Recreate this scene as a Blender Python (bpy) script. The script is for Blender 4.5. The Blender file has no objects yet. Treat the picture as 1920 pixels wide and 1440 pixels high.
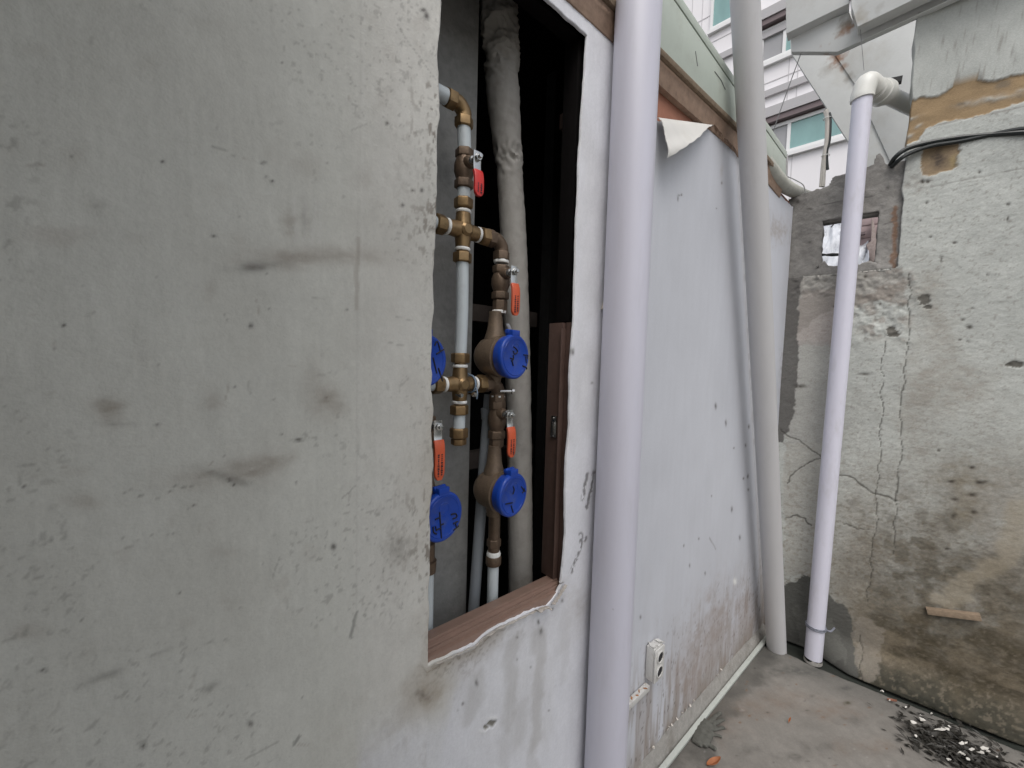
import bpy, bmesh, math, random
import numpy as np
from mathutils import Vector, Matrix
random.seed(7)
C = bpy.context.scene.collection
R_ = math.radians

# ------------------------------------------------------------------ camera
H = 1.318                    # eye height, metres
F = 750.0                    # focal length for a 1920 px wide frame
up_c = Vector((0.028, 1.0, 44.0 / F)).normalized()       # world up seen in camera axes
fw_c = Vector((0, 0, -1)); yw_c = (fw_c - up_c * fw_c.dot(up_c)).normalized()
xw_c = yw_c.cross(up_c)
Mc = Matrix((xw_c, yw_c, up_c))                            # camera axes -> world axes
cam_d = bpy.data.cameras.new('camera'); cam = bpy.data.objects.new('camera', cam_d); C.objects.link(cam)
cam.matrix_world = Matrix.Translation((0, 0, H)) @ Mc.to_4x4()
cam_d.sensor_width = 36; cam_d.lens = F / 1920 * 36
cam_d.clip_start = 0.02; cam_d.clip_end = 500
bpy.context.scene.camera = cam

# ------------------------------------------------------------------ light
scn = bpy.context.scene
SUN_EL, SUN_AZ = 58, 186       # azimuth measured clockwise from +Y
world = bpy.data.worlds.new("World"); scn.world = world; world.use_nodes = True
wn = world.node_tree.nodes; wl = world.node_tree.links
bg = wn['Background']; sky = wn.new('ShaderNodeTexSky'); sky.sky_type = 'NISHITA'; sky.sun_disc = False
sky.sun_elevation = R_(SUN_EL); sky.sun_rotation = R_(SUN_AZ); sky.air_density = 1.0; sky.dust_density = 4.0; sky.ozone_density = 0.6
hs = wn.new('ShaderNodeHueSaturation'); hs.inputs['Saturation'].default_value = 0.35
wl.new(sky.outputs[0], hs.inputs['Color']); wl.new(hs.outputs[0], bg.inputs['Color'])
bg.inputs['Strength'].default_value = 0.15
sd = bpy.data.lights.new('sun', 'SUN'); sd.energy = 0.9; sd.angle = R_(50); sd.color = (1, 0.98, 0.95)
sun = bpy.data.objects.new('sun', sd); C.objects.link(sun)
_d = Vector((math.sin(R_(SUN_AZ)) * math.cos(R_(SUN_EL)), math.cos(R_(SUN_AZ)) * math.cos(R_(SUN_EL)), math.sin(R_(SUN_EL))))
sun.rotation_euler = _d.to_track_quat('Z', 'Y').to_euler()
scn.view_settings.view_transform = 'Standard'; scn.view_settings.look = 'None'
scn.view_settings.exposure = 0.3; scn.view_settings.gamma = 1.0
scn.cycles.max_bounces = 8

# ------------------------------------------------------------------ measuring: photo point -> place
EYE = Vector((0, 0, H))
def ray(px, py): return Mc @ Vector(((px - 960) / F, -(py - 720) / F, -1.0))
def hit(px, py, n, d):
    r = ray(px, py); return EYE + r * ((d - EYE.dot(n)) / r.dot(n))
class Frame:
    """a vertical plane: s runs along it, o comes out of it towards the yard, z up"""
    def __init__(f, origin, along, out):
        f.O, f.u, f.n = Vector(origin), Vector(along).normalized(), Vector(out).normalized()
    def L(f, s, o, z): return f.O + f.u * s + f.n * o + Vector((0, 0, z))
    def at(f, px, py, o=0.0): return hit(px, py, f.n, f.O.dot(f.n) + o)
    def sz(f, px, py, o=0.0):
        p = f.at(px, py, o) - f.O; return p.dot(f.u), p.z
    def arr(f, S, O, Z):
        return (np.array(f.O) + S[..., None] * np.array(f.u) + O[..., None] * np.array(f.n) + Z[..., None] * np.array((0, 0, 1.0)))
def G(px, py, z=0.0): return hit(px, py, Vector((0, 0, 1)), z)

a = math.atan(870 / F)
uW = Vector((math.sin(a), math.cos(a), 0)); oW = Vector((math.cos(a), -math.sin(a), 0))
W = Frame(oW * -0.612, uW, oW)                       # the wall with the opening
g1, g2 = G(1600, 1272), G(1920, 1402)
vR = (g2 - g1).normalized(); vR.z = 0
oR = Vector((vR.y, -vR.x, 0))
if oR.dot(-g1) < 0: oR = -oR
_t = (W.O.dot(W.n) - g1.dot(W.n)) / vR.dot(W.n)
CORNER = g1 + vR * _t; CORNER.z = 0
CORNER = CORNER - oR * 0.085 + W.u * (0.085 * (0.0 - oR.dot(W.n) * 0))
_t = (W.O.dot(W.n) - CORNER.dot(W.n)) / vR.dot(W.n); CORNER = CORNER + vR * _t
Rr = Frame(CORNER, vR, oR)                           # the wall on the right, s = 0 in the corner
S_C = (CORNER - W.O).dot(W.u)                        # corner along the first wall
wB = Vector((0.712, -0.702, 0)); B = Frame(Vector((0.702, 0.712, 0)) * 15.0, wB, Vector((-0.702, -0.712, 0)))

# ------------------------------------------------------------------ noise
def _h(ix, iy, seed):
    n = (ix.astype(np.int64) * 374761393 + iy.astype(np.int64) * 668265263 + seed * 1442695041) & 0xffffffff
    n = ((n ^ (n >> 13)) * 1274126177) & 0xffffffff
    return ((n ^ (n >> 16)) & 0xffff) / 65535.0
def vn(x, y, seed=0):
    ix, iy = np.floor(x), np.floor(y); fx, fy = x - ix, y - iy
    fx = fx * fx * (3 - 2 * fx); fy = fy * fy * (3 - 2 * fy)
    a_ = _h(ix, iy, seed); b_ = _h(ix + 1, iy, seed); c_ = _h(ix, iy + 1, seed); d_ = _h(ix + 1, iy + 1, seed)
    return (a_ * (1 - fx) + b_ * fx) * (1 - fy) + (c_ * (1 - fx) + d_ * fx) * fy
def fbm(x, y, o=4, seed=0):
    t, amp, s = 0, 0.5, 0
    for k in range(o):
        t = t + vn(x * 2 ** k + 17.3 * k, y * 2 ** k - 9.1 * k, seed + k) * amp; s += amp; amp *= 0.5
    return t / s
def sst(x, a_, b_):
    t = np.clip((x - a_) / (b_ - a_), 0, 1); return t * t * (3 - 2 * t)

# ------------------------------------------------------------------ surface painter (stains, chips and cracks in the wall's own metres)
class Paint:
    def __init__(p, fr, S, Z, base):
        p.f, p.S, p.Z = fr, S, Z
        p.col = np.ones(S.shape + (3,)) * np.array(base); p.dep = np.zeros(S.shape)
    def loc(p, px, py):
        if p.f is None:
            q = G(px, py); return q.x, q.y
        return p.f.sz(px, py)
    def mix(p, m, c): p.col = p.col * (1 - m[..., None]) + np.array(c) * m[..., None]
    def mul(p, m): p.col = p.col * m[..., None]
    def win(p, s_lo, s_hi, z_lo, z_hi):
        a0, a1 = np.searchsorted(p.S[:, 0], (s_lo, s_hi)); b0, b1 = np.searchsorted(p.Z[0], (z_lo, z_hi))
        return slice(max(a0 - 1, 0), a1 + 1), slice(max(b0 - 1, 0), b1 + 1)
    def put(p, w, m, c, dep):
        p.col[w] = p.col[w] * (1 - m[..., None]) + np.array(c) * m[..., None]
        if dep: p.dep[w] -= dep * m
    def blob(p, px, py, rx, ry, c, k=1.0, ang=0, rag=0.5, sharp=False, dep=0, freq=60, seed=1):
        """a stain: radii are measured in units of the photograph near that spot and turned into metres on the surface"""
        c0 = np.array(p.loc(px, py)); e1 = (np.array(p.loc(px + 2, py)) - c0) / 2; e2 = (np.array(p.loc(px, py + 2)) - c0) / 2
        R2 = 2.6 * max(rx, ry); es, ez = (abs(e1[0]) + abs(e2[0])) * R2, (abs(e1[1]) + abs(e2[1])) * R2
        w = p.win(c0[0] - es, c0[0] + es, c0[1] - ez, c0[1] + ez); S, Z = p.S[w], p.Z[w]
        if S.size == 0: return
        J = np.linalg.inv(np.array([e1, e2]).T)
        dx = J[0, 0] * (S - c0[0]) + J[0, 1] * (Z - c0[1]); dy = J[1, 0] * (S - c0[0]) + J[1, 1] * (Z - c0[1])
        if ang:
            k_, s_ = math.cos(R_(ang)), math.sin(R_(ang)); dx, dy = dx * k_ + dy * s_, -dx * s_ + dy * k_
        r0 = np.sqrt((dx / rx) ** 2 + (dy / ry) ** 2); r = r0 + rag * (fbm(S * freq, Z * freq, 4, seed) - 0.5) * 2
        m = (1 - sst(r, 0.85, 1.0)) if sharp else np.exp(-np.clip(r, 0, 9) ** 2 * 1.6)
        if not sharp and max(rx, ry) >= 12: m = m * np.clip(0.25 + 1.6 * fbm(S * 60, Z * 150, 4, seed + 7) * fbm(S * 22, Z * 30, 3, seed + 9) * 1.7, 0, 1.25)
        p.put(w, np.clip(m * k * (1 - sst(r0, 1.9, 2.5)), 0, 1), c, dep)
    def seg(p, pts, w, c, k=1.0, wob=0.004, dep=0, freq=25, seed=3, soft=1.6):
        P = [np.array(p.loc(*q)) for q in pts]; pad = w * soft + wob + 0.004
        wn_ = p.win(min(q[0] for q in P) - pad, max(q[0] for q in P) + pad, min(q[1] for q in P) - pad, max(q[1] for q in P) + pad)
        S0, Z0 = p.S[wn_], p.Z[wn_]
        if S0.size == 0: return
        S = S0 + (fbm(S0 * freq, Z0 * freq, 4, seed) - 0.5) * 2 * wob; Z = Z0 + (fbm(S0 * freq, Z0 * freq, 4, seed + 50) - 0.5) * 2 * wob
        D = np.full(S.shape, 9.0)
        for A_, B_ in zip(P[:-1], P[1:]):
            d = B_ - A_; t = np.clip(((S - A_[0]) * d[0] + (Z - A_[1]) * d[1]) / (d @ d), 0, 1)
            D = np.minimum(D, np.hypot(S - A_[0] - t * d[0], Z - A_[1] - t * d[1]))
        p.put(wn_, np.clip((1 - sst(D, w * 0.5, w * soft)) * k, 0, 1), c, dep)
    def poly(p, pts, rag=0.006, freq=50, seed=5, soft=0.003):
        """soft mask of a ragged polygon"""
        P = [p.loc(*q) for q in pts]
        S = p.S + (fbm(p.S * freq, p.Z * freq, 5, seed) - 0.5) * 2 * rag; Z = p.Z + (fbm(p.S * freq, p.Z * freq, 5, seed + 31) - 0.5) * 2 * rag
        ins = np.zeros(S.shape, bool); D = np.full(S.shape, 9.0); n = len(P)
        for i in range(n):
            x1, y1 = P[i]; x2, y2 = P[(i + 1) % n]
            c_ = ((y1 > Z) != (y2 > Z))
            with np.errstate(divide='ignore', invalid='ignore'): xx = (x2 - x1) * (Z - y1) / (y2 - y1 + 1e-12) + x1
            ins ^= c_ & (S < xx)
            dx, dy = x2 - x1, y2 - y1; t = np.clip(((S - x1) * dx + (Z - y1) * dy) / (dx * dx + dy * dy + 1e-12), 0, 1)
            D = np.minimum(D, np.hypot(S - x1 - t * dx, Z - y1 - t * dy))
        return sst(np.where(ins, D, -D), -soft, soft)

# ------------------------------------------------------------------ materials
def nt(m): return m.node_tree.nodes, m.node_tree.links
def mat(name, col=(0.5, 0.5, 0.5), rough=0.6, metal=0.0, var=0.12, vscale=30, bump=0.0, bscale=200, attr=None, spec=0.5, dirt=None, dscale=9, damt=0.5, stretch=(1, 1, 1), trans=0.0, coat=0, spots=()):
    m = bpy.data.materials.new(name); m.use_nodes = True; N, K = nt(m); b = N['Principled BSDF']
    b.inputs['Roughness'].default_value = rough; b.inputs['Metallic'].default_value = metal
    b.inputs['Specular IOR Level'].default_value = spec; b.inputs['Coat Weight'].default_value = coat
    b.inputs['Transmission Weight'].default_value = trans
    tc = N.new('ShaderNodeTexCoord'); mp = N.new('ShaderNodeMapping'); mp.inputs['Scale'].default_value = stretch
    K.new(tc.outputs['Object'], mp.inputs['Vector'])
    if attr:
        at = N.new('ShaderNodeAttribute'); at.attribute_name = attr; src = at.outputs['Color']
    else:
        rg = N.new('ShaderNodeRGB'); rg.outputs[0].default_value = (*col, 1); src = rg.outputs[0]
    n1 = N.new('ShaderNodeTexNoise'); n1.inputs['Scale'].default_value = vscale; n1.inputs['Detail'].default_value = 6; n1.inputs['Roughness'].default_value = 0.65
    K.new(mp.outputs[0], n1.inputs['Vector'])
    mr = N.new('ShaderNodeMapRange'); mr.inputs[1].default_value = 0.25; mr.inputs[2].default_value = 0.75
    mr.inputs[3].default_value = 1 - var; mr.inputs[4].default_value = 1 + var; K.new(n1.outputs['Fac'], mr.inputs[0])
    mx = N.new('ShaderNodeMix'); mx.data_type = 'RGBA'; mx.blend_type = 'MULTIPLY'; mx.inputs[0].default_value = 1
    K.new(src, mx.inputs[6]); K.new(mr.outputs[0], mx.inputs[7]); out = mx.outputs[2]
    if dirt:
        n2 = N.new('ShaderNodeTexNoise'); n2.inputs['Scale'].default_value = dscale; n2.inputs['Detail'].default_value = 8; n2.inputs['Roughness'].default_value = 0.7
        K.new(mp.outputs[0], n2.inputs['Vector'])
        m2 = N.new('ShaderNodeMapRange'); m2.inputs[1].default_value = 0.52; m2.inputs[2].default_value = 0.72; m2.inputs[4].default_value = damt
        K.new(n2.outputs['Fac'], m2.inputs[0]); x2 = N.new('ShaderNodeMix'); x2.data_type = 'RGBA'
        K.new(m2.outputs[0], x2.inputs[0]); K.new(out, x2.inputs[6]); x2.inputs[7].default_value = (*dirt, 1); out = x2.outputs[2]
    if spots:
        nz = N.new('ShaderNodeTexNoise'); nz.inputs['Scale'].default_value = 28; nz.inputs['Detail'].default_value = 5; K.new(tc.outputs['Object'], nz.inputs['Vector'])
        for pos, r_, c_, k_ in spots:
            ds = N.new('ShaderNodeVectorMath'); ds.operation = 'DISTANCE'; K.new(tc.outputs['Object'], ds.inputs[0]); ds.inputs[1].default_value = pos
            ad = N.new('ShaderNodeMath'); ad.operation = 'MULTIPLY_ADD'; K.new(nz.outputs['Fac'], ad.inputs[0]); ad.inputs[1].default_value = r_ * 2.2; K.new(ds.outputs['Value'], ad.inputs[2])
            mm = N.new('ShaderNodeMapRange'); mm.inputs[1].default_value = r_ * 1.3; mm.inputs[2].default_value = r_ * 2.2; mm.inputs[3].default_value = k_; mm.inputs[4].default_value = 0; K.new(ad.outputs[0], mm.inputs[0])
            xm = N.new('ShaderNodeMix'); xm.data_type = 'RGBA'; K.new(mm.outputs[0], xm.inputs[0]); K.new(out, xm.inputs[6]); xm.inputs[7].default_value = (*c_, 1); out = xm.outputs[2]
    K.new(out, b.inputs['Base Color'])
    if bump:
        n3 = N.new('ShaderNodeTexNoise'); n3.inputs['Scale'].default_value = bscale; n3.inputs['Detail'].default_value = 5
        K.new(mp.outputs[0], n3.inputs['Vector'])
        bp = N.new('ShaderNodeBump'); bp.inputs['Strength'].default_value = bump; bp.inputs['Distance'].default_value = 0.002
        K.new(n3.outputs['Fac'], bp.inputs['Height']); K.new(bp.outputs[0], b.inputs['Normal'])
    m.diffuse_color = (*col, 1)
    return m
M = {}
M['plaster'] = mat('wall_paint', attr='Col', rough=0.5, var=0.05, vscale=260, bump=0.28, bscale=300, spec=0.35)
M['panel'] = mat('sheet_panel', attr='Col', rough=0.5, var=0.03, vscale=150, bump=0.10, bscale=300, spec=0.35)
M['render'] = mat('old_render', attr='Col', rough=0.85, var=0.13, vscale=180, bump=0.5, bscale=300, spec=0.2)
M['block'] = mat('block_cement', attr='Col', rough=0.9, var=0.16, vscale=120, bump=0.8, bscale=220, spec=0.15)
M['ground'] = mat('yard_concrete', attr='Col', rough=0.8, var=0.10, vscale=160, bump=0.5, bscale=240, spec=0.25)
M['pvc'] = mat('pvc_lilac', (0.60, 0.595, 0.68), rough=0.34, var=0.03, vscale=12, dirt=(0.40, 0.39, 0.39), dscale=20, damt=0.38, stretch=(1, 1, 0.3), spec=0.45)
M['pvc_old'] = mat('pvc_old', (0.52, 0.515, 0.52), rough=0.45, var=0.03, vscale=14, stretch=(1, 1, 0.25), dirt=(0.34, 0.33, 0.32), dscale=16, damt=0.22, spec=0.4)
M['pvc_fit'] = mat('pvc_fitting', (0.68, 0.68, 0.64), rough=0.4, var=0.05, vscale=30, dirt=(0.42, 0.38, 0.30), dscale=30, damt=0.4)
M['pe'] = mat('plastic_tube', (0.55, 0.60, 0.62), rough=0.38, var=0.05, vscale=25, dirt=(0.30, 0.30, 0.28), dscale=25, damt=0.35)
M['pe_grey'] = mat('grey_tube', (0.22, 0.24, 0.26), rough=0.45, var=0.08, vscale=25)
M['brass'] = mat('brass', (0.27, 0.18, 0.09), rough=0.38, metal=0.75, var=0.22, vscale=70, bump=0.15, bscale=300, dirt=(0.10, 0.07, 0.045), dscale=45, damt=0.7)
M['brass_dark'] = mat('tarnished_brass', (0.15, 0.105, 0.072), rough=0.5, metal=0.5, var=0.25, vscale=60, bump=0.25, bscale=260, dirt=(0.05, 0.04, 0.03), dscale=40, damt=0.7)
M['bronze'] = mat('bronze_meter', (0.19, 0.14, 0.098), rough=0.5, metal=0.45, var=0.2, vscale=80, bump=0.35, bscale=330, dirt=(0.10, 0.08, 0.06), dscale=35, damt=0.6)
M['steel'] = mat('steel', (0.55, 0.55, 0.54), rough=0.25, metal=1.0, var=0.12, vscale=60)
M['tape'] = mat('thread_tape', (0.80, 0.80, 0.77), rough=0.7, var=0.08, vscale=120, bump=0.3)
M['blue'] = mat('blue_plastic', (0.010, 0.055, 0.36), rough=0.33, var=0.12, vscale=45, dirt=(0.075, 0.105, 0.24), dscale=38, damt=0.6, spec=0.45)
M['orange'] = mat('orange_sleeve', (0.62, 0.105, 0.04), rough=0.42, var=0.08, vscale=60, dirt=(0.35, 0.07, 0.03), dscale=50, damt=0.35)
M['red'] = mat('red_sleeve', (0.60, 0.030, 0.025), rough=0.42, var=0.08, vscale=60, dirt=(0.28, 0.03, 0.03), dscale=50, damt=0.35)
M['ink'] = mat('marker_ink', (0.008, 0.009, 0.02), rough=0.6, var=0.05)
M['brown'] = mat('brown_frame', (0.25, 0.165, 0.13), rough=0.42, var=0.12, vscale=40, stretch=(1, 1, 1), bump=0.15, bscale=150, dirt=(0.25, 0.18, 0.14), dscale=22, damt=0.45)
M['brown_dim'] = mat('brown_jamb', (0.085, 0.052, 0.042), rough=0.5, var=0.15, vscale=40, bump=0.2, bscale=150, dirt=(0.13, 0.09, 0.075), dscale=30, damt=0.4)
M['dark'] = mat('shaded_frame', (0.008, 0.007, 0.007), rough=0.9, var=0.2, spec=0.05)  # upper frame made near-black: shade and grime in one colour
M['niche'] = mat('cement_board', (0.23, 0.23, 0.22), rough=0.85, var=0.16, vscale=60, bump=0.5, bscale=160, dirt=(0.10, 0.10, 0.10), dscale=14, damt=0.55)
M['void'] = mat('dark_closet', (0.02, 0.02, 0.02), rough=0.9, var=0.2, spec=0.1)  # near-black colour stands in for deep shade on the closet shell and post
M['wrap'] = mat('pipe_wrap', (0.32, 0.305, 0.28), rough=0.7, var=0.10, vscale=35, bump=0.3, bscale=120, dirt=(0.16, 0.14, 0.12), dscale=16, damt=0.5)
M['green'] = mat('pale_green_metal', (0.47, 0.52, 0.46), rough=0.5, var=0.04, vscale=20, dirt=(0.30, 0.31, 0.26), dscale=9, damt=0.4)
M['timber'] = mat('timber', (0.32, 0.22, 0.16), rough=0.75, var=0.22, vscale=50, bump=0.5, bscale=120, dirt=(0.14, 0.09, 0.06), dscale=18, damt=0.6)
M['redboard'] = mat('red_board', (0.31, 0.135, 0.085), rough=0.8, var=0.12, vscale=25, bump=0.3, bscale=200)
M['sheet'] = mat('peeled_sheet', (0.66, 0.65, 0.62), rough=0.55, var=0.05, vscale=20, dirt=(0.45, 0.43, 0.38), dscale=10, damt=0.4)
M['paper'] = mat('torn_paper', (0.54, 0.50, 0.455), rough=0.8, var=0.12, vscale=60)
M['trim'] = mat('pale_trim', (0.43, 0.45, 0.42), rough=0.45, var=0.06, vscale=30, dirt=(0.30, 0.30, 0.27), dscale=25, damt=0.4)
M['mortar'] = mat('mortar', (0.30, 0.29, 0.27), rough=0.9, var=0.2, vscale=60, bump=0.7, bscale=200, dirt=(0.14, 0.12, 0.10), dscale=12, damt=0.6)
M['socket'] = mat('socket_plastic', (0.58, 0.575, 0.555), rough=0.45, var=0.06, vscale=40, dirt=(0.30, 0.26, 0.23), dscale=40, damt=0.65)
M['hole'] = mat('dark_hole', (0.03, 0.03, 0.03), rough=0.8)
M['over'] = mat('painted_concrete', (0.50, 0.51, 0.49), rough=0.7, var=0.06, vscale=14, bump=0.25, bscale=120, dirt=(0.27, 0.24, 0.19), dscale=5, damt=0.45)
M['rust'] = mat('rust', (0.30, 0.13, 0.05), rough=0.9, var=0.3, vscale=60, bump=0.6)
M['clad'] = mat('white_cladding', (0.84, 0.82, 0.84), rough=0.5, var=0.04, vscale=1.2, stretch=(1, 1, 0.2))
M['ledge'] = mat('grey_ledge', (0.44, 0.43, 0.44), rough=0.6, var=0.05)
M['brownled'] = mat('brown_head', (0.17, 0.13, 0.135), rough=0.6, var=0.05)
M['joint'] = mat('joint_grey', (0.60, 0.585, 0.60), rough=0.6, var=0.04)
M['wframe'] = mat('white_frame', (0.80, 0.80, 0.80), rough=0.4, var=0.02)
M['glass'] = mat('teal_glass', (0.22, 0.38, 0.37), rough=0.10, var=0.28, vscale=0.5, stretch=(1, 1, 0.35), spec=0.8, bump=0.05, bscale=1.5)
M['greyglass'] = mat('grey_glass', (0.36, 0.36, 0.37), rough=0.2, var=0.06, vscale=1.5)
M['tarp'] = mat('white_tarp', (0.58, 0.60, 0.635), rough=0.4, var=0.05, vscale=14)
M['pink'] = mat('pink_brick', (0.40, 0.31, 0.31), rough=0.85, var=0.08, vscale=20)
M['chunk'] = mat('broken_mortar', (0.34, 0.28, 0.26), rough=0.9, var=0.25, vscale=60, bump=0.8)
M['cable'] = mat('black_cable', (0.014, 0.018, 0.018), rough=0.4, var=0.15, vscale=20)
M['wire'] = mat('grey_wire', (0.20, 0.20, 0.20), rough=0.6, var=0.15)
M['whitecable'] = mat('cream_cable', (0.55, 0.52, 0.47), rough=0.6, var=0.12, vscale=30)
M['wood'] = mat('weathered_wood', (0.24, 0.18, 0.125), rough=0.85, var=0.25, vscale=60, bump=0.5)
M['leafdark'] = mat('wet_leaves', (0.022, 0.020, 0.016), rough=0.6, var=0.4, vscale=40)
M['leaf'] = mat('dry_leaf', (0.33, 0.12, 0.045), rough=0.7, var=0.25, vscale=60)
M['flake'] = mat('paint_chip', (0.58, 0.56, 0.52), rough=0.6, var=0.12, vscale=80)
M['glove'] = mat('glove_cloth', (0.10, 0.10, 0.088), rough=0.95, var=0.25, vscale=80, bump=0.6, bscale=500)

# ------------------------------------------------------------------ mesh builder
class MB:
    def __init__(b): b.v, b.f = [], []
    def add(b, vs, fs):
        k = len(b.v); b.v += [Vector(x) for x in vs]; b.f += [tuple(i + k for i in f) for f in fs]; return b
    def rings(b, rings, cap=True, closed=False):
        n = len(rings[0]); fs = []
        for i in range(len(rings) - 1):
            for j in range(n): fs.append((i * n + j, i * n + (j + 1) % n, (i + 1) * n + (j + 1) % n, (i + 1) * n + j))
        if cap: fs.append(tuple(range(n))[::-1]); fs.append(tuple((len(rings) - 1) * n + j for j in range(n)))
        return b.add([p for r in rings for p in r], fs)
    def lathe(b, p0, p1, prof, seg=24, rot=0.0, cap=True):
        """profile of (distance along p0->p1 as a fraction, radius)"""
        p0, p1 = Vector(p0), Vector(p1); ax = (p1 - p0).normalized()
        x = ax.orthogonal().normalized()
        if abs(ax.z) < 0.9: x = Vector((0, 0, 1)).cross(ax).normalized()
        else: x = (W.u - ax * W.u.dot(ax)).normalized()
        y = ax.cross(x)
        return b.rings([[p0.lerp(p1, t) + (x * math.cos(rot + 2 * math.pi * k / seg) + y * math.sin(rot + 2 * math.pi * k / seg)) * r for k in range(seg)] for t, r in prof], cap)
    def tube(b, pts, r, seg=16, cap=True, sub=0, flat=1.0, wob=0.0, nrm=None):
        pts = [Vector(p) for p in pts]
        if sub: pts = spline(pts, sub)
        n = len(pts); rr = r if callable(r) else (lambda t: r)
        T = [(pts[min(i + 1, n - 1)] - pts[max(i - 1, 0)]).normalized() for i in range(n)]
        x = nrm if nrm is not None else T[0].orthogonal().normalized(); rings = []
        for i in range(n):
            x = (x - T[i] * x.dot(T[i])).normalized(); y = T[i].cross(x); q = rr(i / (n - 1))
            rings.append([pts[i] + (x * math.cos(2 * math.pi * k / seg) * flat + y * math.sin(2 * math.pi * k / seg)) * q * (1 + (random.uniform(-wob, wob) if wob else 0)) for k in range(seg)])
        return b.rings(rings, cap)
    def box(b, c, ax, h):
        c = Vector(c); X, Y, Z = [Vector(q).normalized() * s for q, s in zip(ax, h)]
        vs = [c + X * i + Y * j + Z * k for i in (-1, 1) for j in (-1, 1) for k in (-1, 1)]
        return b.add(vs, [(0, 1, 3, 2), (4, 6, 7, 5), (0, 4, 5, 1), (2, 3, 7, 6), (0, 2, 6, 4), (1, 5, 7, 3)])
    def fbox(b, fr, s0, s1, o0, o1, z0, z1):
        return b.box(fr.L((s0 + s1) / 2, (o0 + o1) / 2, (z0 + z1) / 2), (fr.u, fr.n, (0, 0, 1)), (abs(s1 - s0) / 2, abs(o1 - o0) / 2, abs(z1 - z0) / 2))
    def prism(b, pts, d):
        n = len(pts); d = Vector(d)
        return b.add([Vector(p) for p in pts] + [Vector(p) + d for p in pts], [tuple(range(n)), tuple(range(2 * n - 1, n - 1, -1))] + [(i, i + n, (i + 1) % n + n, (i + 1) % n) for i in range(n)])
    def build(b, name, m, parent=None, bev=0.0, ang=35, smooth=True, seg=2):
        root = parent
        while root is not None and root.parent is not None: root = root.parent
        loc = root.location.copy() if root is not None else sum(b.v, Vector()) / len(b.v)
        if root is None: loc.z = min(p.z for p in b.v)
        me = bpy.data.meshes.new(name); bm = bmesh.new()
        vs = [bm.verts.new(p - loc) for p in b.v]
        for f in b.f:
            try: bm.faces.new([vs[i] for i in f])
            except ValueError: pass
        bmesh.ops.recalc_face_normals(bm, faces=bm.faces)
        if bev:
            ed = [e for e in bm.edges if len(e.link_faces) == 2 and e.calc_face_angle(0) > R_(30)]
            bmesh.ops.bevel(bm, geom=ed, offset=bev, segments=seg, affect='EDGES', profile=0.6, clamp_overlap=True)
        for f in bm.faces: f.smooth = smooth
        for e in bm.edges:
            if len(e.link_faces) != 2 or e.calc_face_angle(0) > R_(ang): e.smooth = False
        bm.to_mesh(me); bm.free(); me.materials.append(m)
        o = bpy.data.objects.new(name, me); C.objects.link(o)
        if parent is not None: o.parent = parent
        else: o.location = loc
        return o
def spline(P, k):
    out = []; n = len(P)
    for i in range(n - 1):
        p0, p1, p2, p3 = P[max(i - 1, 0)], P[i], P[i + 1], P[min(i + 2, n - 1)]
        for j in range(k):
            t = j / k
            out.append(0.5 * ((2 * p1) + (p2 - p0) * t + (2 * p0 - 5 * p1 + 4 * p2 - p3) * t * t + (3 * p1 - p0 - 3 * p2 + p3) * t ** 3))
    out.append(P[-1].copy()); return out
def tag(o, label=None, cat=None, group=None, kind=None):
    if label: o['label'] = label
    if cat: o['category'] = cat
    if group: o['group'] = group
    if kind: o['kind'] = kind
    return o
def thing(name, label, cat, loc, group=None):
    o = bpy.data.objects.new(name, None); C.objects.link(o); o.location = loc; o.empty_display_size = 0.05
    return tag(o, label, cat, group)
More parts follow.
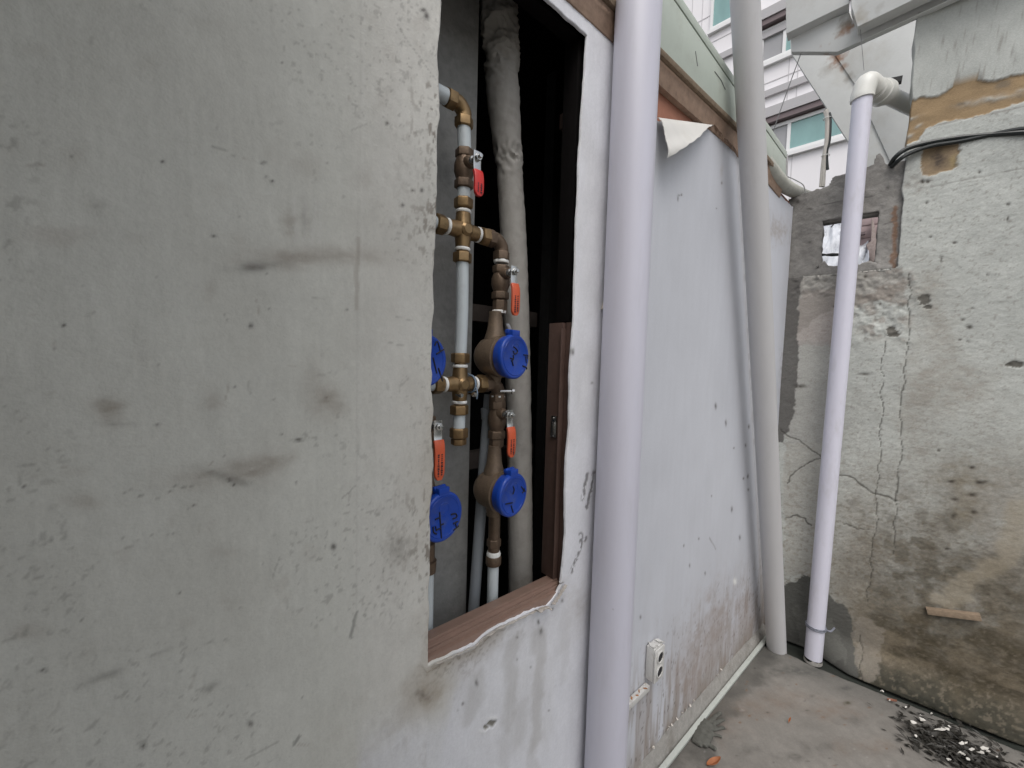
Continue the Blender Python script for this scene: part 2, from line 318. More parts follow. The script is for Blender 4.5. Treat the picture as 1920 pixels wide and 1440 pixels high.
def grid_obj(name, P, col, m, parent=None, keep=None, rim=None, closed_loc=None):
    """one sheet of quads with its colours; rim = vector that gives the open edges their thickness"""
    ni, nj = P.shape[:2]; idx = np.arange(ni * nj).reshape(ni, nj)
    if keep is None: keep = np.ones((ni - 1, nj - 1), bool)
    q = np.stack([idx[:-1, :-1], idx[1:, :-1], idx[1:, 1:], idx[:-1, 1:]], -1)[keep]
    verts = P.reshape(-1, 3); cols = col.reshape(-1, 3)
    if rim is not None:
        kp = np.pad(keep, 1); ed = []
        for i in range(ni):
            for j in range(nj - 1):
                if kp[i, j + 1] != kp[i + 1, j + 1]: ed.append((idx[i, j], idx[i, j + 1]) if kp[i + 1, j + 1] else (idx[i, j + 1], idx[i, j]))
        for j in range(nj):
            for i in range(ni - 1):
                if kp[i + 1, j] != kp[i + 1, j + 1]: ed.append((idx[i + 1, j], idx[i, j]) if kp[i + 1, j + 1] else (idx[i, j], idx[i + 1, j]))
        ev = sorted({k for e in ed for k in e}); mp = {k: len(verts) + t for t, k in enumerate(ev)}
        verts = np.vstack([verts, verts[ev] + np.array(rim)]); cols = np.vstack([cols, cols[ev]])
        q = np.vstack([q, np.array([(a_, b_, mp[b_], mp[a_]) for a_, b_ in ed])])
    used = np.zeros(len(verts), bool); used[q.ravel()] = True; rem = np.cumsum(used) - 1
    verts = verts[used]; cols = cols[used]; q = rem[q]
    root = parent
    while root is not None and root.parent is not None: root = root.parent
    loc = np.array(root.location) if root is not None else np.array((verts[:, 0].mean(), verts[:, 1].mean(), verts[:, 2].min()))
    me = bpy.data.meshes.new(name); me.vertices.add(len(verts)); me.vertices.foreach_set('co', (verts - loc).astype(np.float32).ravel())
    me.loops.add(q.size); me.loops.foreach_set('vertex_index', q.astype(np.int32).ravel())
    me.polygons.add(len(q)); me.polygons.foreach_set('loop_start', np.arange(0, q.size, 4, dtype=np.int32)); me.polygons.foreach_set('loop_total', np.full(len(q), 4, np.int32))
    me.update(calc_edges=True); me.polygons.foreach_set('use_smooth', np.ones(len(q), bool))
    at = me.color_attributes.new('Col', 'FLOAT_COLOR', 'POINT')
    at.data.foreach_set('color', np.hstack([np.clip(cols, 0, 1), np.ones((len(cols), 1))]).astype(np.float32).ravel())
    me.materials.append(m); me.validate()
    o = bpy.data.objects.new(name, me); C.objects.link(o)
    if parent is not None: o.parent = parent
    else: o.location = loc
    return o
def lines(*seg):
    """grid lines: (a, b, step) pieces joined"""
    out = []
    for a_, b_, st in seg:
        n = max(1, int(round((b_ - a_) / st))); out += list(np.linspace(a_, b_, n + 1)[(1 if out else 0):])
    return np.array(out)

# ================================================================== GROUND
xs = lines((-80, -10, 10), (-10, 0.3, 0.6), (0.3, 1.9, 0.004), (1.9, 10, 0.6), (10, 80, 10))
ys = lines((-80, -10, 10), (-10, 0.8, 0.6), (0.8, 2.0, 0.004), (2.0, 10, 0.6), (10, 80, 10))
X, Y = np.meshgrid(xs, ys, indexing='ij')
p = Paint(None, X, Y, (0.205, 0.193, 0.175))
p.mul(0.72 + 0.5 * fbm(X * 5, Y * 5, 5, 3)); p.mul(0.86 + 0.28 * fbm(X * 40, Y * 40, 4, 8))
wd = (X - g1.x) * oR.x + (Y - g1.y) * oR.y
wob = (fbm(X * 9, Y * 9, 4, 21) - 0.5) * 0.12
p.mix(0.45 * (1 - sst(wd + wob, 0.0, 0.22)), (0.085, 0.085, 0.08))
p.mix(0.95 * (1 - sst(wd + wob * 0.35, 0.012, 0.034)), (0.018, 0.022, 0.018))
for q in [(1320, 1350, 75, 45), (1400, 1330, 60, 25), (1460, 1310, 50, 22), (1560, 1330, 60, 20), (1620, 1400, 60, 20)]:
    p.blob(*q, (0.16, 0.10, 0.065), 0.28, rag=0.7, freq=22, seed=int(q[0]))
for q in [(1500, 1258, 90, 16), (1450, 1232, 40, 14), (1430, 1225, 20, 40)]: p.blob(*q, (0.07, 0.07, 0.065), 0.6, rag=0.6, freq=25, seed=int(q[0]))
for q in [((1262, 1440), (1330, 1352), (1400, 1262), (1442, 1205))]: p.seg(q, 0.03, (0.075, 0.072, 0.066), 0.62, wob=0.05, freq=18, soft=2.4, seed=61)
for q in [(1310, 1420, 40, 22), (1295, 1400, 18, 16), (1370, 1300, 22, 14), (1350, 1350, 16, 10), (1420, 1275, 14, 12), (1400, 1405, 30, 10), (1540, 1400, 40, 12), (1480, 1420, 30, 12), (1600, 1350, 30, 10)]: p.blob(*q, (0.085, 0.08, 0.072), 0.45, rag=0.9, freq=35, seed=int(q[0] + q[1]))
for k in range(70): p.blob(random.uniform(1270, 1880), random.uniform(1230, 1438), random.uniform(2, 5), random.uniform(1, 2.5), random.choice(((0.05, 0.045, 0.04), (0.33, 0.32, 0.30), (0.16, 0.09, 0.05))), random.uniform(0.4, 0.9), rag=0.6, freq=130, seed=k)
p.blob(1585, 1290, 12, 4, (0.05, 0.05, 0.05), 0.8, rag=0.6); p.blob(1590, 1317, 9, 4, (0.06, 0.05, 0.03), 0.9, rag=0.6)
for q in [(1780, 1408, 75, 28), (1725, 1372, 35, 12), (1830, 1430, 60, 25)]: p.blob(*q, (0.022, 0.020, 0.017), 0.95, rag=0.8, freq=45, ang=25, seed=int(q[0]))
d1 = (1.5 * (fbm(X * 7, Y * 7, 3, 4) - 0.5) * 0.006 + (fbm(X * 60, Y * 60, 4, 5) - 0.5) * 0.002)
lowz = -0.012 * (1 - sst(wd + wob * 0.3, 0.008, 0.03))
near = sst(X, 0.3, 0.4) * (1 - sst(X, 1.8, 1.9)) * sst(Y, 0.8, 0.9) * (1 - sst(Y, 1.9, 2.0))
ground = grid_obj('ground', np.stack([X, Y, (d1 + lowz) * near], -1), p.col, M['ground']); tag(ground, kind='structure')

# ================================================================== WALL WITH THE OPENING
s0 = W.sz(811.5, 720)[0]; s1 = W.sz(1074, 640)[0]
zb = 0.5 * (W.sz(803, 1224)[1] + W.sz(1052, 1098)[1]); zt = W.sz(1100, 66)[1]
S_J = W.sz(1168, 720)[0] + 0.01                       # joint with the panel wall, behind the pipe
ss = lines((-0.75, -0.25, 0.02), (-0.25, s0, 0.0024), (s0, s1, 0.0028), (s1, S_J, 0.0028))
zz = lines((0, 0.3, 0.01), (0.3, zb, 0.0028), (zb, zt, 0.003), (zt, 2.46, 0.004))
S, Z = np.meshgrid(ss, zz, indexing='ij'); i0, i1 = np.argmin(abs(ss - s0)), np.argmin(abs(ss - s1)); k0, k1 = np.argmin(abs(zz - zb)), np.argmin(abs(zz - zt))
keep = np.ones((len(ss) - 1, len(zz) - 1), bool); keep[i0:i1, k0:k1] = False
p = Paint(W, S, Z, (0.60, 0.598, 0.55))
# stronger light put into colour past the opening edge; paler warmer band before it
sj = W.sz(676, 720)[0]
lit_tone = sst(S + (fbm(S * 4, Z * 4, 3, 77) - 0.5) * 0.05, s0 + 0.02, s0 + 0.09)
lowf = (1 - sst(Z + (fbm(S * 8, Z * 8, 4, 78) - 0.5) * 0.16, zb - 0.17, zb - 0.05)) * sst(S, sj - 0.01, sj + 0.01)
p.mix(np.clip(lit_tone + lowf * 0.8, 0, 1), (0.735, 0.742, 0.775))
p.mix(0.5 * sst(S, sj - 0.05, sj + 0.06) * (1 - np.clip(lit_tone + lowf, 0, 1)), (0.66, 0.64, 0.605))
p.mul(0.94 + 0.12 * fbm(S * 6, Z * 6, 4, 11)); p.mul(0.95 + 0.1 * fbm(S * 45, Z * 18, 4, 12)); p.mul(0.98 + 0.04 * fbm(S * 260, Z * 22, 3, 13)); p.mul(0.95 + 0.10 * fbm(S * 210, Z * 210, 3, 14))
p.mix(0.12 * sst(fbm(S * 5 + 3, Z * 4, 4, 15), 0.52, 0.72), (0.36, 0.34, 0.29))
DK = (0.10, 0.09, 0.08); BR = (0.27, 0.225, 0.185)
# smudges
p.blob(485, 500, 55, 12, DK, 0.85, ang=-5, rag=0.25); p.blob(560, 482, 130, 22, BR, 0.45, ang=-3, rag=0.4, freq=30)
p.blob(660, 482, 110, 18, BR, 0.28, rag=0.5, freq=40)
p.blob(440, 885, 105, 24, BR, 0.75, ang=-8, rag=0.4, freq=30); p.blob(420, 893, 45, 9, DK, 0.7, ang=18, rag=0.3); p.blob(500, 868, 55, 18, BR, 0.5, ang=-15, rag=0.5)
p.blob(200, 772, 34, 26, (0.22, 0.17, 0.125), 0.6, rag=0.6, freq=50); p.blob(205, 795, 50, 6, DK, 0.4, rag=0.9, freq=90)
p.blob(618, 758, 34, 30, (0.24, 0.19, 0.15), 0.55, rag=0.5, freq=50); p.blob(590, 735, 30, 60, BR, 0.25, rag=0.6, freq=40)
p.blob(400, 745, 22, 22, BR, 0.5, rag=0.7); p.blob(100, 440, 75, 20, (0.33, 0.27, 0.23), 0.45, rag=0.6, freq=40); p.blob(395, 545, 15, 25, BR, 0.35)
p.blob(180, 385, 22, 14, DK, 0.3, rag=0.9, freq=80); p.blob(165, 945, 40, 16, BR, 0.35, rag=0.7); p.blob(50, 1185, 40, 25, BR, 0.35, rag=0.8)
p.blob(180, 1275, 60, 9, DK, 0.35, ang=-22, rag=0.7, freq=60); p.blob(395, 1290, 18, 8, DK, 0.5, ang=-30, rag=0.6); p.blob(300, 1225, 30, 8, DK, 0.25, ang=-25, rag=0.8)
for q in [(305, 303, 5, 4), (120, 610, 5, 4), (268, 1402, 7, 6), (82, 1258, 9, 4), (430, 900, 5, 4), (438, 909, 4, 4), (295, 798, 6, 2.5), (362, 947, 5, 2), (402, 442, 6, 2), (493, 305, 7, 3), (425, 1200, 4, 2), (538, 1137, 2, 2), (152, 1162, 4, 2), (470, 611, 5, 5), (186, 402, 3, 3), (45, 912, 5, 2),
          (654, 947, 4, 1.5), (470, 1358, 7, 7), (555, 905, 3, 3), (560, 825, 8, 4), (725, 232, 4, 4), (790, 357, 4, 5), (772, 358, 5, 2), (798, 30, 6, 10), (793, 20, 8, 4), (625, 1025, 6, 7), (788, 1312, 4, 4), (755, 385, 4, 4), (510, 340, 4, 3)]:
    p.blob(*q, (0.06, 0.05, 0.045), 0.85, rag=0.35, freq=120, seed=int(q[1]))
for k in range(10): p.blob(235 + 16 * k + random.uniform(-5, 5), 930 + random.uniform(-12, 10) - 2.0 * k, 5, 2.0, DK, 0.55, rag=0.5, freq=100)
for k in range(9): p.blob(215 + 14 * k, 1010 + random.uniform(-6, 6) - 1 * k, 4, 1.8, DK, 0.5, rag=0.5, freq=100)
for (A_, B_) in [((548, 1391), (558, 1380)), ((400, 278), (441, 291)), ((418, 592), (428, 610)), ((205, 1040), (245, 1030)), ((215, 840), (240, 838)), ((460, 1425), (520, 1392)), ((512, 1085), (530, 1045)), ((640, 935), (668, 915)), ((724, 642), (760, 648)), ((800, 1060), (805, 1040)), ((745, 50), (815, 150)), ((740, 590), (775, 600))]:
    p.seg([A_, B_], 0.0010, DK, 0.32, wob=0.006)
p.seg([(549, 1396), (559, 1381)], 0.002, (0.16, 0.16, 0.15), 0.6, wob=0.006)
# paint pulled off in a small ladder
for k, x in enumerate((552, 568, 585, 596)): p.seg([(x, 375 + 8 * (k % 2)), (x - 1, 452)], 0.0016, (0.62, 0.61, 0.58), 0.4, wob=0.008, dep=-0.0008)
p.blob(572, 405, 10, 45, (0.36, 0.34, 0.31), 0.4, rag=0.8, freq=120); p.blob(545, 420, 16, 25, BR, 0.35, rag=0.8, freq=90)
rs = random.Random(11)
for k in range(46):
    x_, y_ = rs.uniform(10, 660), rs.uniform(20, 1420); L_ = rs.uniform(8, 34); aa = rs.choice((0, 0.1, -0.3, 1.5, 1.4, -0.5)) + rs.uniform(-.2, .2)
    p.seg([(x_, y_), (x_ + L_ * math.cos(aa), y_ + L_ * math.sin(aa))], 0.0008, rs.choice((DK, BR, (0.60, 0.60, 0.57))), rs.uniform(0.15, 0.4), wob=0.006, seed=k, soft=2.0)
for k in range(34): p.blob(rs.uniform(0, 800), rs.uniform(0, 1430), rs.uniform(10, 40), rs.uniform(8, 26), BR, rs.uniform(0.05, 0.16), rag=0.9, freq=70, seed=k)
for k in range(60): p.blob(rs.uniform(0, 800), rs.uniform(0, 1430), rs.uniform(1.5, 3.5), rs.uniform(1.2, 3), DK, rs.uniform(0.3, 0.75), rag=0.5, freq=150, seed=k)
p.mix(0.16 * (S < s0) * sst(fbm(S * 26, Z * 26, 5, 45), 0.58, 0.70) * sst(fbm(S * 3, Z * 3, 3, 46), 0.45, 0.65), BR)
p.mix(0.28 * (S < s0) * sst(fbm(S * 150, Z * 150, 3, 47), 0.68, 0.74) * sst(fbm(S * 5, Z * 5, 3, 48), 0.45, 0.6), DK)
# sheet joint running down, scuffs on the edge band
p.seg([(676, -20), (667, 1180)], 0.0012, (0.40, 0.385, 0.36), 0.18, wob=0.001, dep=0.0004); p.seg([(682, -20), (672, 1440)], 0.0014, (0.66, 0.65, 0.63), 0.15, wob=0.001)
p.seg([(663, 1150), (665, 1190)], 0.002, (0.16, 0.16, 0.15), 0.55, wob=0.010, dep=0.0008); p.seg([(672, 450), (668, 580)], 0.003, BR, 0.35, wob=0.006)
edge = np.exp(-np.clip((s0 - S) / 0.04, 0, 9)) * (S <= s0)
sp = sst(fbm(S * 150, Z * 80, 4, 31), 0.60, 0.70)
p.mix(np.clip(sp * edge * sst(fbm(S * 6, Z * 7, 3, 32), 0.35, 0.6) * 1.1, 0, 0.85), (0.22, 0.19, 0.16))
p.mix(0.5 * edge * sst(fbm(S * 9, Z * 5, 4, 33), 0.45, 0.65) * (1 - 0.4 * sst(Z, 1.2, 1.6)), (0.44, 0.39, 0.33))
p.blob(750, 1030, 28, 28, (0.15, 0.13, 0.11), 0.55, rag=0.9, freq=160, seed=40)
# stained plaster below the sill
def along(p_, pts):
    P = sorted(p_.loc(*q) for q in pts); return np.interp(p_.S, [a_[0] for a_ in P], [a_[1] for a_ in P])
EDGE = [(795, 1252), (812, 1240), (850, 1224), (890, 1206), (905, 1190), (935, 1172), (970, 1156), (1000, 1142), (1025, 1136), (1032, 1128), (1045, 1112), (1056, 1092)]
ze = along(p, EDGE)
dz = ze - Z; zone = sst(dz, -0.02, -0.005) * sst(S + (fbm(S * 20, Z * 20, 3, 43) - 0.5) * 0.06, s0 - 0.07, s0 + 0.01) * (1 - sst(S, s1 - 0.02, s1 + 0.03))
st = zone * np.exp(-np.clip(dz, 0, 9) / 0.045) * sst(fbm(S * 10, Z * 10, 4, 41), 0.30, 0.6) * (1 - 0.75 * sst(S, s0 + 0.13, s0 + 0.3))
p.mix(0.75 * st, (0.36, 0.315, 0.255)); p.mix(np.clip(0.55 * st * sst(fbm(S * 160, Z * 160, 4, 42), 0.55, 0.68), 0, 1), (0.16, 0.13, 0.10))
p.blob(800, 1290, 45, 40, (0.38, 0.33, 0.27), 0.6, rag=0.6, freq=40); p.blob(792, 1300, 14, 12, (0.13, 0.11, 0.09), 0.6, rag=0.9, freq=120)
for x, y, ln, k in [(960, 1200, 150, 0.35), (1012, 1180, 210, 0.45), (890, 1270, 60, 0.35), (975, 1330, 60, 0.25), (1000, 1400, 80, 0.3), (1060, 1150, 120, 0.2), (945, 1390, 60, 0.2)]:
    p.seg([(x, y), (x - 4, y + ln)], 0.012, (0.40, 0.385, 0.36), k, wob=0.02, seed=int(x), soft=2.5)
for q in [(1015, 1180, 4, 9), (1010, 1158, 3, 8), (868, 1318, 3, 4), (858, 1330, 2, 3), (893, 1278, 3, 8), (970, 1190, 3, 3), (1037, 1135, 3, 4), (1055, 1128, 3, 4), (995, 1250, 2.5, 3), (1030, 1333, 2, 2), (970, 1235, 2, 3), (1075, 660, 3, 8), (1110, 718, 2.5, 3), (1125, 18, 3, 5)]:
    p.blob(*q, (0.09, 0.08, 0.07), 0.8, rag=0.5, freq=150, seed=int(q[0]))
# plaster gouged out
p.blob(923, 1356, 9, 7, (0.22, 0.21, 0.185), 1.0, rag=0.6, sharp=True, dep=0.004, freq=110, seed=6); p.blob(911, 1364, 7, 5, (0.26, 0.25, 0.22), 1.0, rag=0.6, sharp=True, dep=0.003, freq=110, seed=7)
p.blob(925, 1346, 12, 4, (0.80, 0.80, 0.80), 0.8, rag=0.5, dep=-0.001, freq=90); p.blob(905, 1371, 9, 3, (0.80, 0.80, 0.80), 0.8, rag=0.5, dep=-0.001, freq=90)
# grey scrape marks near the pipe
GR = (0.27, 0.265, 0.27)
for pts, w in [([(1102, 890), (1096, 915), (1092, 935)], 0.006), ([(1113, 886), (1108, 920), (1101, 950)], 0.006), ([(1103, 1003), (1098, 1012)], 0.006), ([(1090, 1002), (1091, 1025), (1080, 1050), (1072, 1072)], 0.006)]:
    q = Paint(W, S, Z, (0, 0, 0)); q.seg(pts, w, (1, 1, 1), 1, wob=0.005, freq=90, seed=int(pts[0][0])); m_ = q.col[..., 0] * sst(fbm(S * 170, Z * 90, 4, 91), 0.40, 0.46)
    p.mix(m_, GR); p.dep -= 0.0006 * m_
p.blob(1085, 1140, 25, 40, (0.42, 0.39, 0.36), 0.35, rag=0.7, freq=60)
# relief: slow waves, trowel marks, rough lips
dep = p.dep + (fbm(S * 4, Z * 3, 3, 51) - 0.5) * 0.010 + (fbm(S * 30, Z * 22, 3, 52) - 0.5) * 0.0016 + (fbm(S * 170, Z * 30, 3, 53) - 0.5) * 0.0008 + (fbm(S * 90, Z * 90, 3, 55) - 0.5) * 0.0005
dep += 0.0010 * edge * (fbm(S * 120, Z * 60, 3, 54) - 0.5) * 2
# ragged opening edge
Sx, Zx = S.copy(), Z.copy()
in_z = sst(Z, zb - 0.03, zb) * (1 - sst(Z, zt, zt + 0.03))
fl = np.exp(-np.abs(S - s0) / 0.012) * (S <= s0 + 1e-6); Sx += fl * in_z * (fbm(Z * 22, Z * 0, 4, 61) - 0.5) * 0.010
fr_ = np.exp(-np.abs(S - s1) / 0.015) * (S >= s1 - 1e-6)
lean = np.interp(Z[0], *zip(*sorted((W.sz(x, y)[1], W.sz(x, y)[0] - s1) for x, y in [(1100, 66), (1090, 250), (1080, 480), (1076, 600), (1069, 690), (1067, 800), (1061, 860), (1061, 1000), (1053, 1096)])))
Sx += fr_ * in_z * (lean[None, :] + (fbm(Z * 28, Z * 0 + 2, 4, 62) - 0.5) * 0.003)
in_s = sst(S, s0 - 0.02, s0) * (1 - sst(S, s1, s1 + 0.02))
fb = np.exp(-np.abs(Z - zb) / 0.05) * (Z <= zb + 1e-6); Zx += fb * in_s * (ze - zb + (fbm(S * 70, S * 0, 4, 63) - 0.5) * 0.006)
ft = np.exp(-np.abs(Z - zt) / 0.02) * (Z >= zt - 1e-6); Zx += ft * in_s * (fbm(S * 40, S * 0, 4, 64) - 0.5) * 0.006
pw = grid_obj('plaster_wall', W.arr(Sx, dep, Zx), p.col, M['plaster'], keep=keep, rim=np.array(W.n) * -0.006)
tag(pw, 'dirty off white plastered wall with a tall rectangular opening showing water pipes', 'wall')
# --- brown frame set in the opening
def child(mb, name, m, parent, **k): return mb.build(name, m, parent, **k)
zs = zb - 0.004
mb = MB(); mb.fbox(W, s0 - 0.03, s1 + 0.012, -0.058, -0.018, zs - 0.035, zs); mb.fbox(W, s0 - 0.03, s1 + 0.012, -0.0165, -0.004, zs - 0.045, zs - 0.010)
mb.fbox(W, s0 - 0.03, s1 + 0.012, -0.032, -0.026, zs - 0.001, zs + 0.006); mb.fbox(W, s0 - 0.03, s1 + 0.012, -0.0175, -0.013, zs - 0.02, zs - 0.003)
frm = child(mb, 'window_frame', M['brown'], pw, bev=0.0015)
zj = W.sz(1045, 602, -0.02)[1]
mb = MB(); mb.fbox(W, s1 - 0.002, s1 + 0.020, -0.075, -0.030, zs + 0.001, zj); mb.fbox(W, s1 - 0.010, s1 + 0.020, -0.0295, -0.0265, zs + 0.001, zj - 0.015); mb.fbox(W, s1 + 0.004, s1 + 0.020, -0.026, -0.012, zs + 0.001, zj)
jamb = child(mb, 'jamb', M['brown_dim'], frm, bev=0.0012)
q = W.sz(1040, 800, -0.045); mb = MB(); mb.fbox(W, s1 - 0.005, s1 - 0.002, -0.056, -0.038, q[1] - 0.026, q[1] + 0.026); mb.fbox(W, s1 - 0.012, s1 - 0.005, -0.050, -0.042, q[1] - 0.020, q[1] + 0.012)
mb.lathe(W.L(s1 - 0.008, -0.047, q[1] + 0.021), W.L(s1 - 0.002, -0.047, q[1] + 0.021), [(0, 0.0025), (1, 0.0025)], 8); mb.lathe(W.L(s1 - 0.008, -0.047, q[1] - 0.023), W.L(s1 - 0.002, -0.047, q[1] - 0.023), [(0, 0.0025), (1, 0.0025)], 8)
child(mb, 'latch', M['steel'], frm, bev=0.0006)
mb = MB(); mb.fbox(W, s1 + 0.004, s1 + 0.025, -0.06, -0.018, zj + 0.002, zt + 0.03); mb.fbox(W, s0 - 0.03, s1 + 0.003, -0.05, -0.018, zt + 0.004, zt + 0.03)
child(mb, 'frame_head', M['dark'], frm, bev=0.001)
# --- torn wallpaper along the sill
def ribbon(pts, wid, curl, name, m, parent, seed=0, fr=W):
    P = [fr.sz(*q) for q in pts]; n = 40; mb = MB(); ring = []
    ts = np.linspace(0, 1, n); cs = np.linspace(0, 1, len(P))
    for t in ts:
        s_, z_ = np.interp(t, cs, [a_[0] for a_ in P]), np.interp(t, cs, [a_[1] for a_ in P])
        w = wid * (0.25 + 1.3 * float(fbm(np.array([t * 9.0]), np.array([seed * 1.0]), 3, seed)[0]) ** 1.3); row = []
        for k in range(5):
            f = k / 4; row.append(fr.L(s_, 0.002 + curl * f * f + 0.0012 * math.sin(t * 40 + k), z_ - 0.004 + w * f * (1 - 0.45 * f)))
        ring.append(row)
    vs = [q for r in ring for q in r]; fs = [(i * 5 + j, (i + 1) * 5 + j, (i + 1) * 5 + j + 1, i * 5 + j + 1) for i in range(n - 1) for j in range(4)]
    o = mb.add(vs, fs).build(name, m, parent, ang=80); md = o.modifiers.new('thick', 'SOLIDIFY'); md.thickness = 0.0012; return o
ribbon(EDGE[1:5], 0.0045, 0.004, 'torn_paper', M['paper'], pw, 3); ribbon(EDGE[4:9], 0.006, 0.006, 'torn_paper', M['paper'], pw, 5)
ribbon([(1000, 1143), (1012, 1138), (1026, 1136)], 0.018, 0.016, 'torn_paper', M['paper'], pw, 8); ribbon([(1032, 1130), (1044, 1114), (1057, 1092)], 0.010, 0.010, 'torn_paper', M['paper'], pw, 11)
ribbon([(1126, 578), (1129, 568), (1131, 560)], 0.004, 0.006, 'torn_paper', M['paper'], pw, 17)

# ================================================================== CLOSET BEHIND THE OPENING
s_be = W.sz(892, 300, -0.165)[0]
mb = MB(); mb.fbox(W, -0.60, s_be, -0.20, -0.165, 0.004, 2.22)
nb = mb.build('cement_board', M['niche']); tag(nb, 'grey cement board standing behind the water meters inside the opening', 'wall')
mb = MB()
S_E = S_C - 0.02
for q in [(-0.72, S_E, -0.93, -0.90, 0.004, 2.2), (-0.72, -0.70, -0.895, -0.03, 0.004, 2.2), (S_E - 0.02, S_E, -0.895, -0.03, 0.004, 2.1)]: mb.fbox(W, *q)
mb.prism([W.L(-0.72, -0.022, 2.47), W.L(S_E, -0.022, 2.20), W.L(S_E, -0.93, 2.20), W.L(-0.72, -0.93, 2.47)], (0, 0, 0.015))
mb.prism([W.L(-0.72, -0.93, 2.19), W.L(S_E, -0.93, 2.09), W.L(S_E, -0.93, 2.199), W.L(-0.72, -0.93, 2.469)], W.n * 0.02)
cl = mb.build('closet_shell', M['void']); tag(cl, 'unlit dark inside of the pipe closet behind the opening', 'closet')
q = W.at(1064, 229, -0.20); tp_ = thing('timber_post', 'dim timber post with a pale block nailed on it deep inside the opening', 'post', W.L((q - W.O).dot(W.u), -0.235, 0.0))
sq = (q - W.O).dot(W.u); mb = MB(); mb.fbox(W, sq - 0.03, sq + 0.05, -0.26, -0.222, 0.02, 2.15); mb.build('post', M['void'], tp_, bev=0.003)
mb = MB(); mb.box(q, (W.u, W.n, (0, 0, 1)), (0.017, 0.016, 0.021)); mb.build('block', M['brown'], tp_, bev=0.002)
for z_ in (1.02, 1.42):
    mb = MB(); mb.fbox(W, sq - 0.30, sq - 0.032, -0.30, -0.265, z_, z_ + 0.045); mb.build('rail', mat('dim_timber', (0.06, 0.05, 0.045), rough=0.9, var=0.2, spec=0.1), tp_, bev=0.003)

# ================================================================== PLUMBING
OP = -0.085                                             # distance of the pipe row behind the wall face
def pt(px, py, o=OP): return W.at(px, py, o)
def col_z(px, py, o=OP): return W.sz(px, py, o)
sL = np.mean([col_z(866, 290)[0], col_z(867, 432)[0], col_z(866, 720)[0], col_z(862, 812)[0]])   # left column
sR = np.mean([col_z(940, 500)[0], col_z(935, 775)[0], col_z(922, 1040)[0]])                    # right column
ZU = Vector((0, 0, 1))
def zL(y): return col_z(866, y)[1]
def zR(y): return col_z(932, y)[1]
def nut(mb, p0, p1, r=0.0185):
    return mb.lathe(p0, p1, [(0, r * 0.86), (0.10, r), (0.9, r), (1, r * 0.86)], 6, rot=0.4)
def plain_pipe(label, p0, p1, r=0.0128, m='pe', name='plastic_pipe', group='white plastic water pipes in the opening', bend=0.0):
    mb = MB(); mid = (Vector(p0) + Vector(p1)) / 2 + W.u * bend; mb.tube([p0, mid, p1], r, 20, sub=6)
    return tag(mb.build(name, M[m]), label, 'pipe', group)
def cross(px, py, label, arms, dark=False):
    z = zL(py); c = W.L(sL, OP, z); t = thing('brass_cross', label, 'pipe fitting', c, 'brass cross fittings on the left pipe column')
    mb = MB(); m = M['brass']
    mb.lathe(c - ZU * 0.034, c + ZU * 0.034, [(0, 0.0145), (0.14, 0.0155), (0.3, 0.0165), (0.5, 0.019), (0.7, 0.0165), (0.86, 0.0155), (1, 0.0145)], 20)
    b_ = MB(); mb.lathe(c - W.u * 0.036, c + W.u * 0.036, [(0, 0.0145), (0.14, 0.0155), (0.3, 0.0165), (0.5, 0.019), (0.7, 0.0165), (0.86, 0.0155), (1, 0.0145)], 20)
    mb.lathe(c + W.n * 0.0, c + W.n * 0.021, [(0, 0.016), (0.8, 0.014), (1, 0.009)], 16)
    mb.build('body', m, t)
    for d in (ZU, -ZU, W.u, -W.u):
        nb_ = MB(); nut(nb_, c + d * 0.0435, c + d * 0.064, 0.0195); nb_.lathe(c + d * 0.030, c + d * 0.0435, [(0, 0.0125), (1, 0.0125)], 16); nb_.build('nut', m, t, bev=0.0006)
        tb = MB(); tb.lathe(c + d * 0.0345, c + d * 0.0405, [(0, 0.0150), (0.3, 0.0160), (0.7, 0.0158), (1, 0.0148)], 20); tb.build('tape_ring', M['tape'], t)
    return c, z
